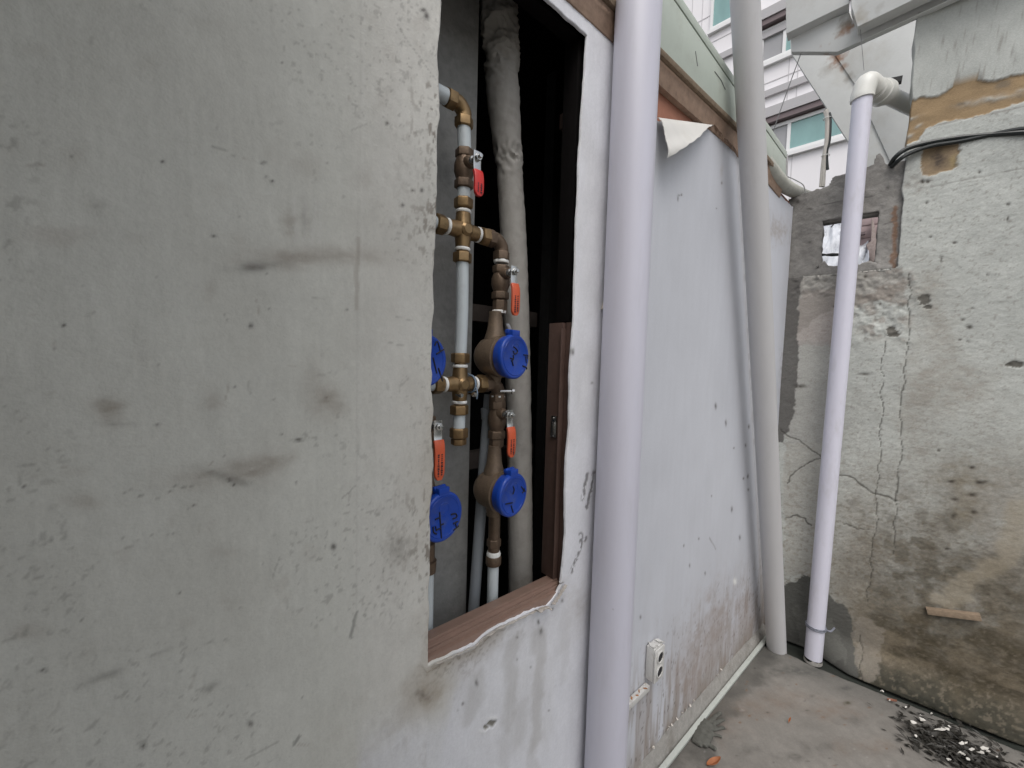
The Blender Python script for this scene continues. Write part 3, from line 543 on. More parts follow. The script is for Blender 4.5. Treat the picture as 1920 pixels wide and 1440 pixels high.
def lever(t, pstem, length, m, marks=True):
    """stem and nut come out towards the yard, the sleeve hangs down"""
    st_ = MB(); st_.lathe(pstem, pstem + W.n * 0.030, [(0, 0.008), (0.55, 0.008), (0.56, 0.0055), (1, 0.0055)], 16); st_.lathe(pstem + W.n * 0.0295, pstem + W.n * 0.036, [(0, 0.0075), (1, 0.0075)], 6); st_.lathe(pstem + W.n * 0.036, pstem + W.n * 0.042, [(0, 0.0042), (1, 0.0040)], 12)
    st_.build('stem_nut', M['steel'], t, bev=0.0005)
    path = [(0.012, 0.0285), (0.0, 0.0285), (-0.014, 0.0285), (-0.024, 0.030), (-0.034, 0.034)]
    tail = [(-0.026, 0.031), (-0.034, 0.0345), (-0.048, 0.036), (-0.034 - length * 0.6, 0.036), (-0.034 - length, 0.035)]
    def strip(pa, w0, th, end):
        pts = spline([pstem + W.n * o + ZU * z for z, o in pa], 5); n = len(pts); mb = MB(); rings = []
        for i, q in enumerate(pts):
            T = (pts[min(i + 1, n - 1)] - pts[max(i - 1, 0)]).normalized(); Nn = W.u.cross(T)
            e = min(1.0, (n - 1 - i) / 3.0) if end else 1.0; w = w0 * (0.45 + 0.55 * math.sin(e * math.pi / 2))
            rings.append([q + W.u * (w * cx) + Nn * (th * cy) for cx, cy in ((-1, -.6), (-.8, -1), (.8, -1), (1, -.6), (1, .6), (.8, 1), (-.8, 1), (-1, .6))])
        return mb.rings(rings)
    strip(path, 0.0085, 0.0012, False).build('lever', M['steel'], t)
    sl = strip(tail, 0.0105, 0.0035, True).build('lever_sleeve', m, t)
    if marks:
        tx = MB()
        for row in (-0.0035, 0.0035):
            z = -0.052
            while z > -0.034 - length * 0.88:
                h = random.uniform(0.0016, 0.0034); tx.box(pstem + W.n * 0.0397 + W.u * row + ZU * z, (W.u, W.n, ZU), (random.uniform(0.0010, 0.0022), 0.0002, h * 0.5)); z -= h + 0.0013
        tx.build('stamped_lettering', M['ink'], sl)
def valve(s, ztop, zbot, zst, label, length, colour, dark=True):
    c = W.L(s, OP, (ztop + zbot) / 2); t = thing('ball_valve', label, 'valve', W.L(s, OP, zbot), 'lever ball valves on the water pipes')
    m = M['brass_dark'] if dark else M['brass']; hL = ztop - zbot; mb = MB()
    a_, b_ = W.L(s, OP, zbot), W.L(s, OP, ztop)
    mb.lathe(a_, b_, [(0.0, 0.0135), (0.2, 0.0150), (0.30, 0.0175), (0.42, 0.0205), (0.6, 0.0205), (0.72, 0.0175), (0.8, 0.0150), (1, 0.0135)], 20)
    mb.lathe(W.L(s, OP, zst), W.L(s, OP + 0.026, zst), [(0, 0.014), (0.8, 0.013), (1, 0.010)], 16)
    mb.build('body', m, t)
    n1 = MB(); nut(n1, b_ - ZU * hL * 0.22, b_ + ZU * 0.001, 0.0188); n1.build('nut', m, t, bev=0.0006)
    n2 = MB(); nut(n2, a_ - ZU * 0.001, a_ + ZU * hL * 0.22, 0.0195); n2.build('nut', m, t, bev=0.0006)
    lever(t, W.L(s, OP + 0.016, zst), length, colour); return t
def elbow(c, d1, d2, label, m, n1=True, r=0.0150):
    t = thing('brass_elbow', label, 'pipe fitting', c, 'brass elbows on the water pipes'); d1, d2 = Vector(d1), Vector(d2)
    mb = MB(); k = 0.028; pts = [c + d1 * k, c + d1 * k * 0.55, c + (d1 + d2) * 0.006, c + d2 * k * 0.55, c + d2 * k]; mb.tube(pts, r, 18, sub=6); mb.build('body', m, t)
    for d in ((d1, d2) if n1 else ()):
        nb_ = MB(); nut(nb_, c + d * 0.022, c + d * 0.042, 0.0190); nb_.build('nut', m, t, bev=0.0006)
    return t
# left column, top to bottom
ze_ = zL(197)
elbow(W.L(sL - 0.003, OP, ze_), -W.u, -ZU, 'brass elbow at the top of the left pipe column', M['brass'])
plain_pipe('short white pipe running left from the topmost brass elbow', W.L(sL - 0.040, OP, ze_), W.L(sL - 0.30, OP, ze_), 0.0145)
v1t, v1b = zL(279), zL(352)
plain_pipe('short white pipe between the topmost brass elbow and the red lever valve', W.L(sL - 0.003, OP, ze_ - 0.035), W.L(sL, OP, v1t - 0.006), 0.0135)
valve(sL, v1t, v1b, zL(309), 'tarnished ball valve with a red lever near the top', 0.040, M['red'])
c1, zc1 = cross(868, 432, 'upper brass cross fitting below the red lever valve', None)
plain_pipe('short dim pipe between the red lever valve and upper brass cross', W.L(sL, OP, v1b + 0.006), W.L(sL, OP, zc1 + 0.060), 0.0135)
plain_pipe('white pipe stub running left from the upper brass cross', W.L(sL - 0.060, OP, zc1), W.L(sL - 0.30, OP, zc1))
c2, zc2 = cross(868, 720, 'lower brass cross fitting with a blue wire tie', None)
plain_pipe('long vertical white pipe joining the two brass crosses', W.L(sL, OP, zc1 - 0.058), W.L(sL, OP, zc2 + 0.058), 0.0128, bend=0.002)
plain_pipe('white pipe stub running left from the lower brass cross', W.L(sL - 0.060, OP, zc2), W.L(sL - 0.30, OP, zc2))
zp = zL(812); plain_pipe('short white pipe hanging below the lower brass cross', W.L(sL, OP, zc2 - 0.060), W.L(sL, OP, zp + 0.004))
t = thing('end_plug', 'brass end plug closing the left pipe column', 'pipe fitting', W.L(sL, OP, zp)); mb = MB(); nut(mb, W.L(sL, OP, zp - 0.010), W.L(sL, OP, zp + 0.012), 0.0195); mb.build('nut', M['brass'], t, bev=0.0006)
mb = MB(); nut(mb, W.L(sL, OP, zp - 0.024), W.L(sL, OP, zp - 0.010), 0.0165); mb.build('plug', M['brass'], t, bev=0.0006)
mb = MB(); cc = c2 + W.u * 0.028
mb.tube([cc + (ZU * math.cos(x) + W.n * math.sin(x)) * 0.0178 for x in np.linspace(0, 2 * math.pi, 22)], 0.0022, 8); mb.tube([cc + W.n * 0.017 - ZU * 0.004, cc + W.n * 0.024 - ZU * 0.016, cc + W.n * 0.022 - ZU * 0.030], 0.0014, 8, sub=4); mb.tube([cc + ZU * 0.0178, cc + ZU * 0.026 - W.u * 0.016, cc + ZU * 0.032 - W.u * 0.022], 0.0013, 8, sub=4)
tag(mb.build('wire_tie', mat('blue_wire', (0.20, 0.27, 0.36), rough=0.45)), 'blue grey wire twisted round the lower brass cross', 'wire')
for dx, y in ((885 - 868, 739), (861 - 868, 739)):
    q = c2 + W.u * (0.022 if dx > 0 else -0.012) - ZU * 0.021 + W.n * 0.016; mb = MB(); mb.lathe(q - W.n * 0.02, q + W.n * 0.012, [(0, 0.0025), (0.7, 0.0025), (0.71, 0.0052), (0.9, 0.0052), (1, 0.0035)], 12)
    tag(mb.build('clamp_screw', M['steel']), ('bright screw right of centre under the lower brass cross' if dx > 0 else 'bright screw left of centre under the lower brass cross'), 'screw', 'clamp screws on the lower cross')
# right column
zq = zc1; k = sR
elbow(W.L(k, OP, zq), -W.u, -ZU, 'tarnished elbow right of the upper brass cross', M['brass_dark'])
plain_pipe('short white pipe between the upper cross and the tarnished elbow', W.L(sL + 0.060, OP, zq), W.L(k - 0.040, OP, zq))
def ring_t(z, r=0.0165, s=None, label=None):
    mb = MB(); s = k if s is None else s; mb.lathe(W.L(s, OP, z - 0.003), W.L(s, OP, z + 0.004), [(0, r * 0.96), (0.3, r), (0.7, r), (1, r * 0.93)], 20)
    return tag(mb.build('tape_ring', M['tape']), label, 'tape', 'white thread tape rings')
va, vb = zR(497), zR(560)
valve(k, va, vb, zR(514), 'dark ball valve with an orange lever above the upper right meter', 0.058, M['orange'])
ring_t(zR(489), 0.0168, label='white tape ring above the upper orange lever valve on the right')
OM = -0.085
W0 = W
WM = Frame(W.O, W.u * math.cos(R_(10)) - W.n * math.sin(R_(10)), W.n * math.cos(R_(10)) + W.u * math.sin(R_(10)))   # the meters face a little towards the corner
def meter(s, z, label, strokes, up, dn, partial=False, dark=False):
    W = WM; capc = W0.L(s, OM + 0.06, z); c = capc - W.n * 0.06; Wc = Frame(c, W.u, W.n)
    t = thing('water_meter', label, 'water meter', c - ZU * 0.05, 'water meters with blue flip caps'); r = 0.043
    mb = MB(); mb.lathe(c - W.n * 0.040, c + W.n * 0.034, [(0, 0.020), (0.08, 0.031), (0.25, 0.040), (0.5, r), (0.72, r), (0.74, r * 1.06), (0.9, r * 1.06), (0.92, r * 0.97), (1, r * 0.97)], 32)
    if up: mb.lathe(c + ZU * 0.022, c + ZU * up, [(0, 0.026), (0.25, 0.023), (0.5, 0.0175), (0.9, 0.0145), (1, 0.0145)], 18)
    if dn: mb.lathe(c - ZU * 0.022, c - ZU * dn, [(0, 0.026), (0.25, 0.023), (0.5, 0.0175), (0.9, 0.0145), (1, 0.0145)], 18)
    mb.lathe(c + W.n * 0.002 + ZU * 0.040, c + W.n * 0.002 + ZU * 0.052, [(0, 0.006), (1, 0.006)], 6)
    mb.build('body', M['bronze'], t)
    cp = MB(); rc = 0.0475
    cp.lathe(c + W.n * 0.0345, c + W.n * 0.0600, [(0, 0.044), (0.3, 0.045), (0.55, 0.045), (0.57, rc), (0.86, rc), (0.97, rc - 0.002), (1.0, rc - 0.005), (0.965, rc - 0.0065), (0.965, 0.001)], 48)
    cap = cp.build('cap', M['blue'], t, ang=50)
    lg = MB(); lg.box(c + W.n * 0.050 + ZU * 0.050, (W.u, W.n, ZU), (0.0125, 0.010, 0.006)); lg.lathe(c + W.n * 0.044 + ZU * 0.053 - W.u * 0.014, c + W.n * 0.044 + ZU * 0.053 + W.u * 0.014, [(0, 0.005), (1, 0.005)], 12); lg.build('hinge_lug', M['blue'], t, bev=0.002)
    em = MB(); em.tube([c + W.n * 0.0592 + (W.u * math.cos(x) + ZU * math.sin(x)) * 0.039 for x in np.linspace(0, 2 * math.pi, 40)], 0.0008, 6); em.tube([c + W.n * 0.0592 + (W.u * math.cos(x) + ZU * math.sin(x)) * 0.012 + ZU * 0.016 for x in np.linspace(0, 2 * math.pi, 24)], 0.0006, 6); em.build('embossed_ring', M['blue'], cap)
    if strokes:
        ik = MB()
        for st_ in strokes: ik.tube([Wc.at(x, y, 0.0596) for x, y in st_], 0.0015, 8, sub=3, flat=1.0)
        ik.build('handwritten_lettering', M['ink'], cap)
    return c
def Zc(x, y, z, sx=3.79, ox=800, oy=800): return (ox + x / z, oy + y / z)
cM1 = W.sz(967, 669, OM + 0.06); zm1 = cM1[1]
A = lambda *q: [(800 + x / 5.145, 580 + y / 5.145) for x, y in q]
meter(cM1[0], zm1, 'upper right water meter with a marked blue cap', [A((838, 362), (868, 385), (875, 415), (845, 430), (838, 400)), A((835, 440), (838, 480), (815, 500)), A((838, 480), (805, 470)), A((825, 500), (835, 545)), A((935, 440), (975, 445), (970, 480)), A((925, 545), (960, 560), (965, 580)), A((955, 455), (962, 520))], 0.098, 0.062)
ring_t(zm1 + 0.098, 0.0158, cM1[0], 'white tape ring on the neck of the upper right meter'); 
mb = MB(); q = W.L(cM1[0], OM + 0.03, zm1 + 0.053); mb.box(q + W.n * 0.004 + ZU * 0.012, (W.u + W.n, ZU - W.u * 0.7, W.n), (0.003, 0.007, 0.0015)); mb.tube([q, q + ZU * 0.006 + W.n * 0.004, q + W.n * 0.014 - ZU * 0.004], 0.0007, 6, sub=3)
tag(mb.build('seal_tag', M['tape']), 'small white seal wired on top of the upper right meter', 'tag')
zq2 = zc2; elbow(W.L(k, OP, zq2), -W.u, -ZU, 'dark elbow below the upper right meter', M['brass_dark'])
plain_pipe('short white pipe between the lower cross and the dark elbow', W.L(sL + 0.060, OP, zq2), W.L(k - 0.040, OP, zq2))
mb = MB(); q = W.L(k - 0.010, OP + 0.02, zc2 - 0.016); mb.lathe(q, q + W.u * 0.030 + W.n * 0.012, [(0, 0.003), (0.82, 0.003), (0.83, 0.006), (1, 0.006)], 8); tag(mb.build('clamp_bolt', M['steel']), 'grey bolt beside the dark elbow under the upper right meter', 'bolt')
va, vb = zR(752), zR(822)
valve(k, va, vb, zR(774), 'dark ball valve with an orange lever above the lower right meter', 0.056, M['orange'])
ring_t(zR(743), 0.0168, label='white tape ring above the lower orange lever valve on the right')
cM2 = W.sz(964, 929, OM + 0.06); zm2 = cM2[1]
A = lambda *q: [(800 + x / 3.79, 800 + y / 3.79) for x, y in q]
meter(cM2[0], zm2, 'lower right water meter with a short dash on its blue cap', [A((615, 425), (622, 450), (612, 480)), A((672, 425), (690, 455), (678, 470)), A((690, 440), (700, 462)), A((560, 550), (610, 540)), A((600, 560), (615, 610))], 0.100, 0.060)
mb = MB(); zz_ = zm2 + 0.100
nut(mb, W.L(k, OP, zz_ - 0.004), W.L(k, OP, vb + 0.001), 0.0165); tag(mb.build('pipe_union', M['brass_dark'], bev=0.0005), 'dark union between the lower orange valve and lower right meter', 'pipe fitting', 'pipe unions on the right column')
mb = MB(); nut(mb, W.L(k, OP, zm1 + 0.094), W.L(k, OP, zR(561)), 0.0165); tag(mb.build('pipe_union', M['brass_dark'], bev=0.0005), 'dark union between the upper orange valve and upper right meter', 'pipe fitting', 'pipe unions on the right column')
zc = zR(1046); t = thing('tail_coupling', 'brass coupling with white tape under the lower right meter', 'pipe fitting', W.L(k, OP, zc))
mb = MB(); mb.lathe(W.L(k, OP, zc - 0.012), W.L(k, OP, zc + 0.010), [(0, 0.0165), (0.1, 0.0178), (0.85, 0.0178), (1, 0.016)], 20); mb.build('body', M['brass_dark'], t)
mb = MB(); nut(mb, W.L(k, OP, zc + 0.030), W.L(k, OP, zc + 0.050), 0.0165); mb.lathe(W.L(k, OP, zc + 0.012), W.L(k, OP, zm2 - 0.050), [(0, 0.0135), (1, 0.0135)], 18); mb.build('tail_piece', M['brass_dark'], t, bev=0.0005)
mb = MB(); mb.lathe(W.L(k, OP, zc + 0.010), W.L(k, OP, zc + 0.020), [(0, 0.0160), (0.4, 0.0166), (1, 0.0145)], 18); mb.build('tape_ring', M['tape'], t)
plain_pipe('grey blue pipe running down from the lower right meter', W.L(k, OP, zc - 0.010), W.L(k, OP, 0.06), 0.0128)
# meters and lever that peep out at the left edge
cM3 = W.sz(800, 676, OM + 0.06); meter(cM3[0], cM3[1], 'upper left water meter half hidden by the plaster edge', [[(815, 648), (820, 640), (826, 660)], [(818, 664), (832, 655)], [(822, 690), (830, 715)], [(812, 670), (819, 700)]], 0.100, 0.075)
cM4 = W.sz(833, 970, OM + 0.06); A = lambda *q: [(800 + x / 3.79, 800 + y / 3.79) for x, y in q]
meter(cM4[0], cM4[1], 'lower left water meter with black writing on its blue cap', [A((92, 608), (98, 690), (105, 792)), A((60, 660), (95, 645)), A((98, 700), (120, 690)), A((98, 720), (70, 735)), A((45, 712), (50, 750), (70, 762)), A((62, 708), (70, 740)), A((172, 625), (205, 618), (215, 640), (185, 655)), A((188, 690), (222, 672)), A((190, 735), (205, 725), (228, 705)), A((205, 690), (212, 722))], 0.100, 0.075)
s4 = cM4[0]; zv = W.sz(805, 860, OP)
t4 = valve(s4 - 0.008, cM4[1] + 0.185, cM4[1] + 0.105, W.sz(818, 800, OP + 0.045)[1], 'ball valve at the left edge with only its orange lever showing', 0.066, M['orange'])
zc = cM4[1] - 0.102; mb = MB(); mb.lathe(W.L(s4, OP, zc - 0.03), W.L(s4, OP, zc + 0.03), [(0, 0.0165), (0.4, 0.0178), (0.42, 0.014), (1, 0.014)], 18); tag(mb.build('pipe_coupling', M['brass_dark']), 'dark coupling below the lower left meter at the plaster edge', 'pipe fitting')
plain_pipe('pale pipe running down below the lower left meter', W.L(s4, OP, zc - 0.03), W.L(s4, OP, 0.06), 0.0128)
# grey pipe behind the right column and the wrapped soil pipe
mb = MB(); mb.tube([pt(880, 1230, -0.125), pt(889, 1130, -0.125), pt(902, 950, -0.125), pt(913, 800, -0.125), pt(918, 740, -0.125)], 0.0130, 18, sub=5)
q0, q1 = pt(914, 765, -0.125), pt(915, 785, -0.125); mb.lathe(q0, q1, [(0, 0.016), (1, 0.016)], 18)
tag(mb.build('grey_pipe', M['pe_grey']), 'dim grey pipe running down behind the right hand meters', 'pipe')
OB = -0.155
pts = [pt(933, -60, OB), pt(936, 20, OB), pt(940, 100, OB), pt(945, 200, OB), pt(956, 333, OB), pt(964, 480, OB), pt(971, 700, OB), pt(975, 950, OB), pt(976, 1180, OB)]
pts = spline(pts, 40); n = len(pts); rings = []; x = W.u.copy()
for i, q in enumerate(pts):
    T = (pts[min(i + 1, n - 1)] - pts[max(i - 1, 0)]).normalized(); x = (x - T * x.dot(T)).normalized(); y = T.cross(x); t_ = i / (n - 1); h = q.z
    r0 = np.interp(i / 40, [0, 1, 2, 3, 4, 5, 8], [0.044, 0.042, 0.040, 0.038, 0.031, 0.0325, 0.033]); row = []
    for j in range(64):
        th = 2 * math.pi * j / 64
        w1 = math.exp(-((i / 40 - 1.7) / 0.75) ** 2); w2 = math.exp(-((i / 40 - 3.75) / 0.18) ** 2)
        f = 0.42 - abs(2 * fbm(np.array([th * 1.1 + h * 16]), np.array([h * 34 - th * 1.0]), 3, 9)[0] - 1) * 2.2
        row.append(q + (x * math.cos(th) + y * math.sin(th)) * (r0 + f * (0.012 * w1 + 0.006 * w2 + 0.0012)))
    rings.append(row)
mb = MB(); mb.rings(rings); tag(mb.build('wrapped_pipe', M['wrap'], ang=60), 'thick beige wrapped pipe with wrinkled covering inside the opening', 'pipe')

# ================================================================== PANEL WALL
zp_top = 2.30
ss = lines((S_J, S_C + 0.004, 0.0042)); zz = lines((0.0, 2.34, 0.0042))
S, Z = np.meshgrid(ss, zz, indexing='ij'); p = Paint(W, S, Z, (0.55, 0.565, 0.61))
TOP = [(1150, 217), (1232, 226), (1334, 236), (1345, 252), (1362, 268), (1382, 292), (1412, 324), (1445, 348), (1490, 392), (1530, 440)]
BOT = [(1120, 1530), (1195, 1440), (1250, 1370), (1310, 1306), (1375, 1232), (1440, 1160), (1460, 1140)]
p.mul(0.93 + 0.14 * fbm(S * 5, Z * 5, 4, 71)); p.mul(0.97 + 0.06 * fbm(S * 60, Z * 9, 4, 72))
zb_ = along(p, BOT); h = Z - zb_
st = np.exp(-np.clip(h, 0, 9) / 0.16) * (0.35 + 1.3 * fbm(S * 9, Z * 4, 4, 73)) * sst(fbm(S * 22, Z * 4, 4, 74), 0.28, 0.62)
p.mix(np.clip(st * 1.15, 0, 0.85), (0.30, 0.268, 0.24))
p.mix(np.clip(np.exp(-np.clip(h, 0, 9) / 0.03) * 0.6, 0, 0.7) * sst(fbm(S * 14, Z * 14, 4, 75), 0.3, 0.6), (0.24, 0.20, 0.165))
strk = sst(fbm(S * 70, Z * 7, 4, 76), 0.52, 0.72) * (1 - sst(h, 0.10, 0.50)); p.mix(0.6 * strk, (0.26, 0.215, 0.185))
spk = sst(fbm(S * 140, Z * 60, 3, 79), 0.70, 0.76) * (1 - sst(h, 0.15, 0.5)); p.mix(0.75 * spk, (0.14, 0.12, 0.11))
for q in [(1318, 1205, 34, 70), (1352, 1170, 30, 80), (1400, 1150, 30, 60), (1290, 1270, 30, 60)]: p.blob(*q, (0.30, 0.24, 0.205), 0.5, rag=0.6, freq=30, seed=q[0])
fold = [(1389, 300), (1399, 480), (1410, 680), (1420, 880), (1428, 1020), (1434, 1165)]; P = sorted((p.loc(*q)[1], p.loc(*q)[0]) for q in fold); sf = np.interp(Z, [a_[0] for a_ in P], [a_[1] for a_ in P]); dfo = S - sf
p.mix(np.exp(-((dfo + 0.026) / 0.022) ** 2) * np.clip(0.30 + 0.35 * (1 - sst(Z, 0.2, 0.9)), 0, 1), (0.32, 0.29, 0.265)); p.mix(0.35 * sst(fbm(S * 90, Z * 30, 3, 80), 0.58, 0.7) * np.exp(-((dfo) / 0.03) ** 2), (0.18, 0.16, 0.15))
for q in [(1271, 372, 1.4, 6), (1275, 366, 4.5, 1.3), (1278, 365, 1.6, 2.4), (1353, 343, 1.8, 3.5), (1343, 391, 2, 1.2), (1361, 793, 2, 7), (1342, 762, 2.5, 7), (1404, 800, 2, 5), (1398, 835, 2, 4), (1402, 893, 2.2, 5), (1403, 918, 2, 3), (1376, 840, 2, 2), (1394, 897, 2, 3), (1372, 955, 2.2, 6), (1282, 1023, 1.5, 3), (1293, 1060, 1.5, 4), (1201, 1157, 2, 4), (1310, 1010, 1.5, 3), (1322, 1075, 1.5, 4), (1387, 1008, 2, 5), (1334, 930, 1.3, 2)]:
    p.blob(*q, (0.09, 0.08, 0.08), 0.9, rag=0.35, freq=150, seed=int(q[1]))
p.blob(1378, 1090, 4, 7, (0.80, 0.80, 0.78), 1.0, rag=0.3, freq=120); p.seg([(1330, 1008), (1342, 1030)], 0.0022, (0.2, 0.19, 0.19), 0.7, wob=0.003); p.seg([(1345, 1100), (1349, 1092), (1340, 1120)], 0.002, (0.22, 0.2, 0.2), 0.5)
p.blob(1455, 430, 30, 30, (0.36, 0.33, 0.31), 0.6, rag=0.7, freq=50); p.blob(1475, 700, 10, 60, (0.20, 0.18, 0.17), 0.7, rag=0.8, freq=60); p.blob(1353, 325, 3, 20, (0.40, 0.38, 0.36), 0.5)
dep = p.dep + 0.010 * np.exp(-(dfo / 0.013) ** 2) - 0.003 * np.exp(-((dfo + 0.026) / 0.012) ** 2) + (fbm(S * 3, Z * 3, 3, 81) - 0.5) * 0.0015
zt_ = along(p, TOP) + (fbm(S * 60, S * 0, 4, 82) - 0.5) * 0.010; zb2 = zb_ + (fbm(S * 50, S * 0, 4, 83) - 0.5) * 0.008
t = (Z - Z.min()) / (Z.max() - Z.min()); Zx = np.where(Z > zt_, zt_, np.where(Z < zb2, zb2, Z))
keep = ((Z[:-1, :-1] < zt_[:-1, :-1] + 0.0042) & (Z[:-1, 1:] > zb2[:-1, 1:] - 0.0042))
pn = grid_obj('panel_wall', W.arr(S, dep, Zx), p.col, M['panel'], keep=keep, rim=np.array(W.n) * -0.006)
tag(pn, 'white sheet clad wall with rising brown stains between two drain pipes', 'wall')
# board behind the sheet, peeled corner, timber, mortar strip and floor trim
mb = MB(); mb.prism([W.L(S_J - 0.1, -0.012, 0.02), W.L(S_C - 0.01, -0.012, 0.02), W.L(S_C - 0.01, -0.012, W.sz(1470, 362)[1]), W.L(S_J - 0.1, -0.012, W.sz(1235, 110)[1] + 0.01)], W.n * -0.018); mb.build('red_board', M['redboard'], pn, bev=0.001)
def flap():
    A_, B_, T_ = W.sz(1229, 222), W.sz(1336, 236), W.sz(1248, 298, 0.045); n = 18; mb = MB(); vs, fs = [], []; idx = {}
    for i in range(n + 1):
        for j in range(n + 1 - i):
            u_, v_ = i / n, j / n; w_ = 1 - u_ - v_; cur = math.sin(u_ * math.pi / 2)
            s_ = A_[0] * w_ + B_[0] * v_ + T_[0] * u_; z_ = A_[1] * w_ + B_[1] * v_ + T_[1] * u_
            o_ = 0.006 + 0.048 * cur - 0.006 * u_ * u_ + 0.004 * math.sin(9 * u_ + 5 * v_) * u_
            z_ += 0.010 * math.sin(math.pi * min(1, u_ * 2.2)) * (1 - u_) + 0.0018 * math.sin(40 * u_) * (v_ < 0.02 or w_ < 0.02)
            idx[i, j] = len(vs); vs.append(W.L(s_, o_, z_))
    for i in range(n):
        for j in range(n - i):
            fs.append((idx[i, j], idx[i, j + 1], idx[i + 1, j]))
            if j < n - i - 1: fs.append((idx[i, j + 1], idx[i + 1, j + 1], idx[i + 1, j]))
    o = mb.add(vs, fs).build('peeled_flap', M['sheet'], pn, ang=80); md = o.modifiers.new('thick', 'SOLIDIFY'); md.thickness = 0.0016
flap()
ribbon(TOP[2:7], 0.010, 0.010, 'torn_edge', M['timber'], pn, 23)
for k_ in range(9):
    q = (1345 + 4.5 * k_ + random.uniform(-2, 2), 252 + 4.6 * k_); mb = MB(); e = W.at(*q, 0.006); mb.tube([e + ZU * 0.012, e + W.n * 0.006, e - ZU * random.uniform(0.006, 0.022) + W.n * 0.004 + W.u * random.uniform(-0.004, 0.006)], lambda t_: 0.0016 * (1.05 - t_), 6, sub=3); mb.build('splinter', M['timber'], pn)
P = [p.loc(*q) for q in BOT]; TRs = [G(1130, 1596), G(1438, 1196)]
vs, fs = [], []; nn = 90
for i in range(nn + 1):
    s_ = S_J - 0.05 + (S_C + 0.0 - S_J + 0.05) * i / nn; zt2 = float(np.interp(s_, [a_[0] for a_ in sorted(P)], [a_[1] for a_ in sorted(P)])) + 0.003
    for k_ in range(5):
        f = k_ / 4; vs.append(W.L(s_, -0.004 + 0.020 * f + 0.002 * float(fbm(np.array([s_ * 30]), np.array([f * 3]), 3, 5)[0]), zt2 * (1 - f)))
fs = [(i * 5 + j, (i + 1) * 5 + j, (i + 1) * 5 + j + 1, i * 5 + j + 1) for i in range(nn) for j in range(4)]
MB().add(vs, fs).build('mortar_skirting', M['mortar'], pn, ang=60)
mb = MB(); mb.prism([W.L(S_J - 0.05, 0.016, 0.002), W.L(S_J - 0.05, 0.034, 0.002), W.L(S_J - 0.05, 0.034, 0.012), W.L(S_J - 0.05, 0.020, 0.017)], W.u * (S_C - S_J + 0.03)); mb.build('floor_trim', M['trim'], pn, bev=0.0012)
for k_ in range(14):
    t_ = random.random(); x_ = 1180 + 190 * t_; y_ = float(np.interp(x_, [q[0] for q in BOT], [q[1] for q in BOT])) - random.uniform(0, 3)
    c_ = W.at(x_, y_, 0.006); ax_ = [Vector((random.gauss(0, 1), random.gauss(0, 1), random.gauss(0, 1))) for _ in range(2)]; X_ = ax_[0].normalized(); Y_ = X_.cross(ax_[1]).normalized()
    mb = MB(); mb.add([c_ + X_ * 0.006, c_ + Y_ * 0.004, c_ - X_ * 0.005, c_ - Y_ * 0.003 + W.n * 0.003], [(0, 1, 2, 3)]); o = mb.build('torn_edge', M['paper'], pn); md = o.modifiers.new('thick', 'SOLIDIFY'); md.thickness = 0.001

# ------------------------------------------------------------------ roof edge
rt = thing('roof_edge', 'pale green metal fascia on brown timber along the wall top', 'roof', W.L(1.2, 0, 2.2))
OF = 0.022
FB = [(1240, 92), (1310, 162), (1385, 236), (1440, 293), (1474, 338)]; FT = [(1262, -2), (1320, 82), (1378, 166), (1440, 250), (1474, 298)]
fb_ = [W.sz(x_, y_, OF) for x_, y_ in FB]; ft_ = [W.sz(x_, y_, OF) for x_, y_ in FT]
def ext(P, s): return (s, P[0][1] + (P[0][1] - P[-1][1]) / (P[0][0] - P[-1][0]) * (s - P[0][0]))
fb_ = [ext(fb_, -0.7)] + fb_; ft_ = [ext(ft_, -0.7)] + ft_
poly = [W.L(s_, OF, z_) for s_, z_ in fb_] + [W.L(s_, OF, z_) for s_, z_ in reversed(ft_)]
MB().prism(poly, W.n * -0.012).build('fascia', M['green'], rt, bev=0.0008)
cap_ = [W.L(s_, OF + 0.002, z_ + 0.003) for s_, z_ in ft_] + [W.L(s_, OF + 0.002, z_ + 0.030) for s_, z_ in reversed(ft_)]
MB().prism(cap_, W.n * -0.03).build('cap_flashing', M['green'], rt, bev=0.002)
e0, e1 = fb_[-1], ft_[-1]; mb = MB(); mb.prism([W.L(e0[0] + 0.001, OF + 0.004, e0[1] - 0.006), W.L(e0[0] + 0.010, OF + 0.004, e0[1] - 0.006), W.L(e1[0] + 0.010, OF + 0.004, e1[1] + 0.02), W.L(e1[0] + 0.001, OF + 0.004, e1[1] + 0.02)], W.n * -0.05); mb.build('end_cap', M['ledge'], rt, bev=0.001)
tb = [W.L(s_, OF + 0.004, z_ - 0.002) for s_, z_ in fb_] + [W.L(s_, OF + 0.001, z_ - 0.014) for s_, z_ in reversed(fb_)]
MB().prism(tb, W.n * -0.03).build('edge_batten', M['wood'], rt, bev=0.001)
t2 = [W.L(s_, 0.014, z_ - 0.015) for s_, z_ in fb_] + [W.L(s_, 0.004, z_ - 0.068) for s_, z_ in reversed(fb_)]
MB().prism(t2, W.n * -0.05).build('timber_beam', M['timber'], rt, bev=0.0015)
mb = MB(); mb.prism([W.L(s_, OF - 0.02, z_ + 0.03) for s_, z_ in (ft_[0], ft_[-1])] + [W.L(s_, OF - 1.0, z_ + 0.05) for s_, z_ in (ft_[-1], ft_[0])], (0, 0, 0.02)); mb.build('roof_sheet', M['ledge'], rt)
for pts in ([(1304, 96), (1308, 124)], [(1340, 134), (1352, 150), (1360, 168)]):
    mb = MB(); mb.tube([W.at(x_, y_, OF + 0.0006) for x_, y_ in pts], 0.0011, 6); mb.build('scratch', M['wire'], rt)

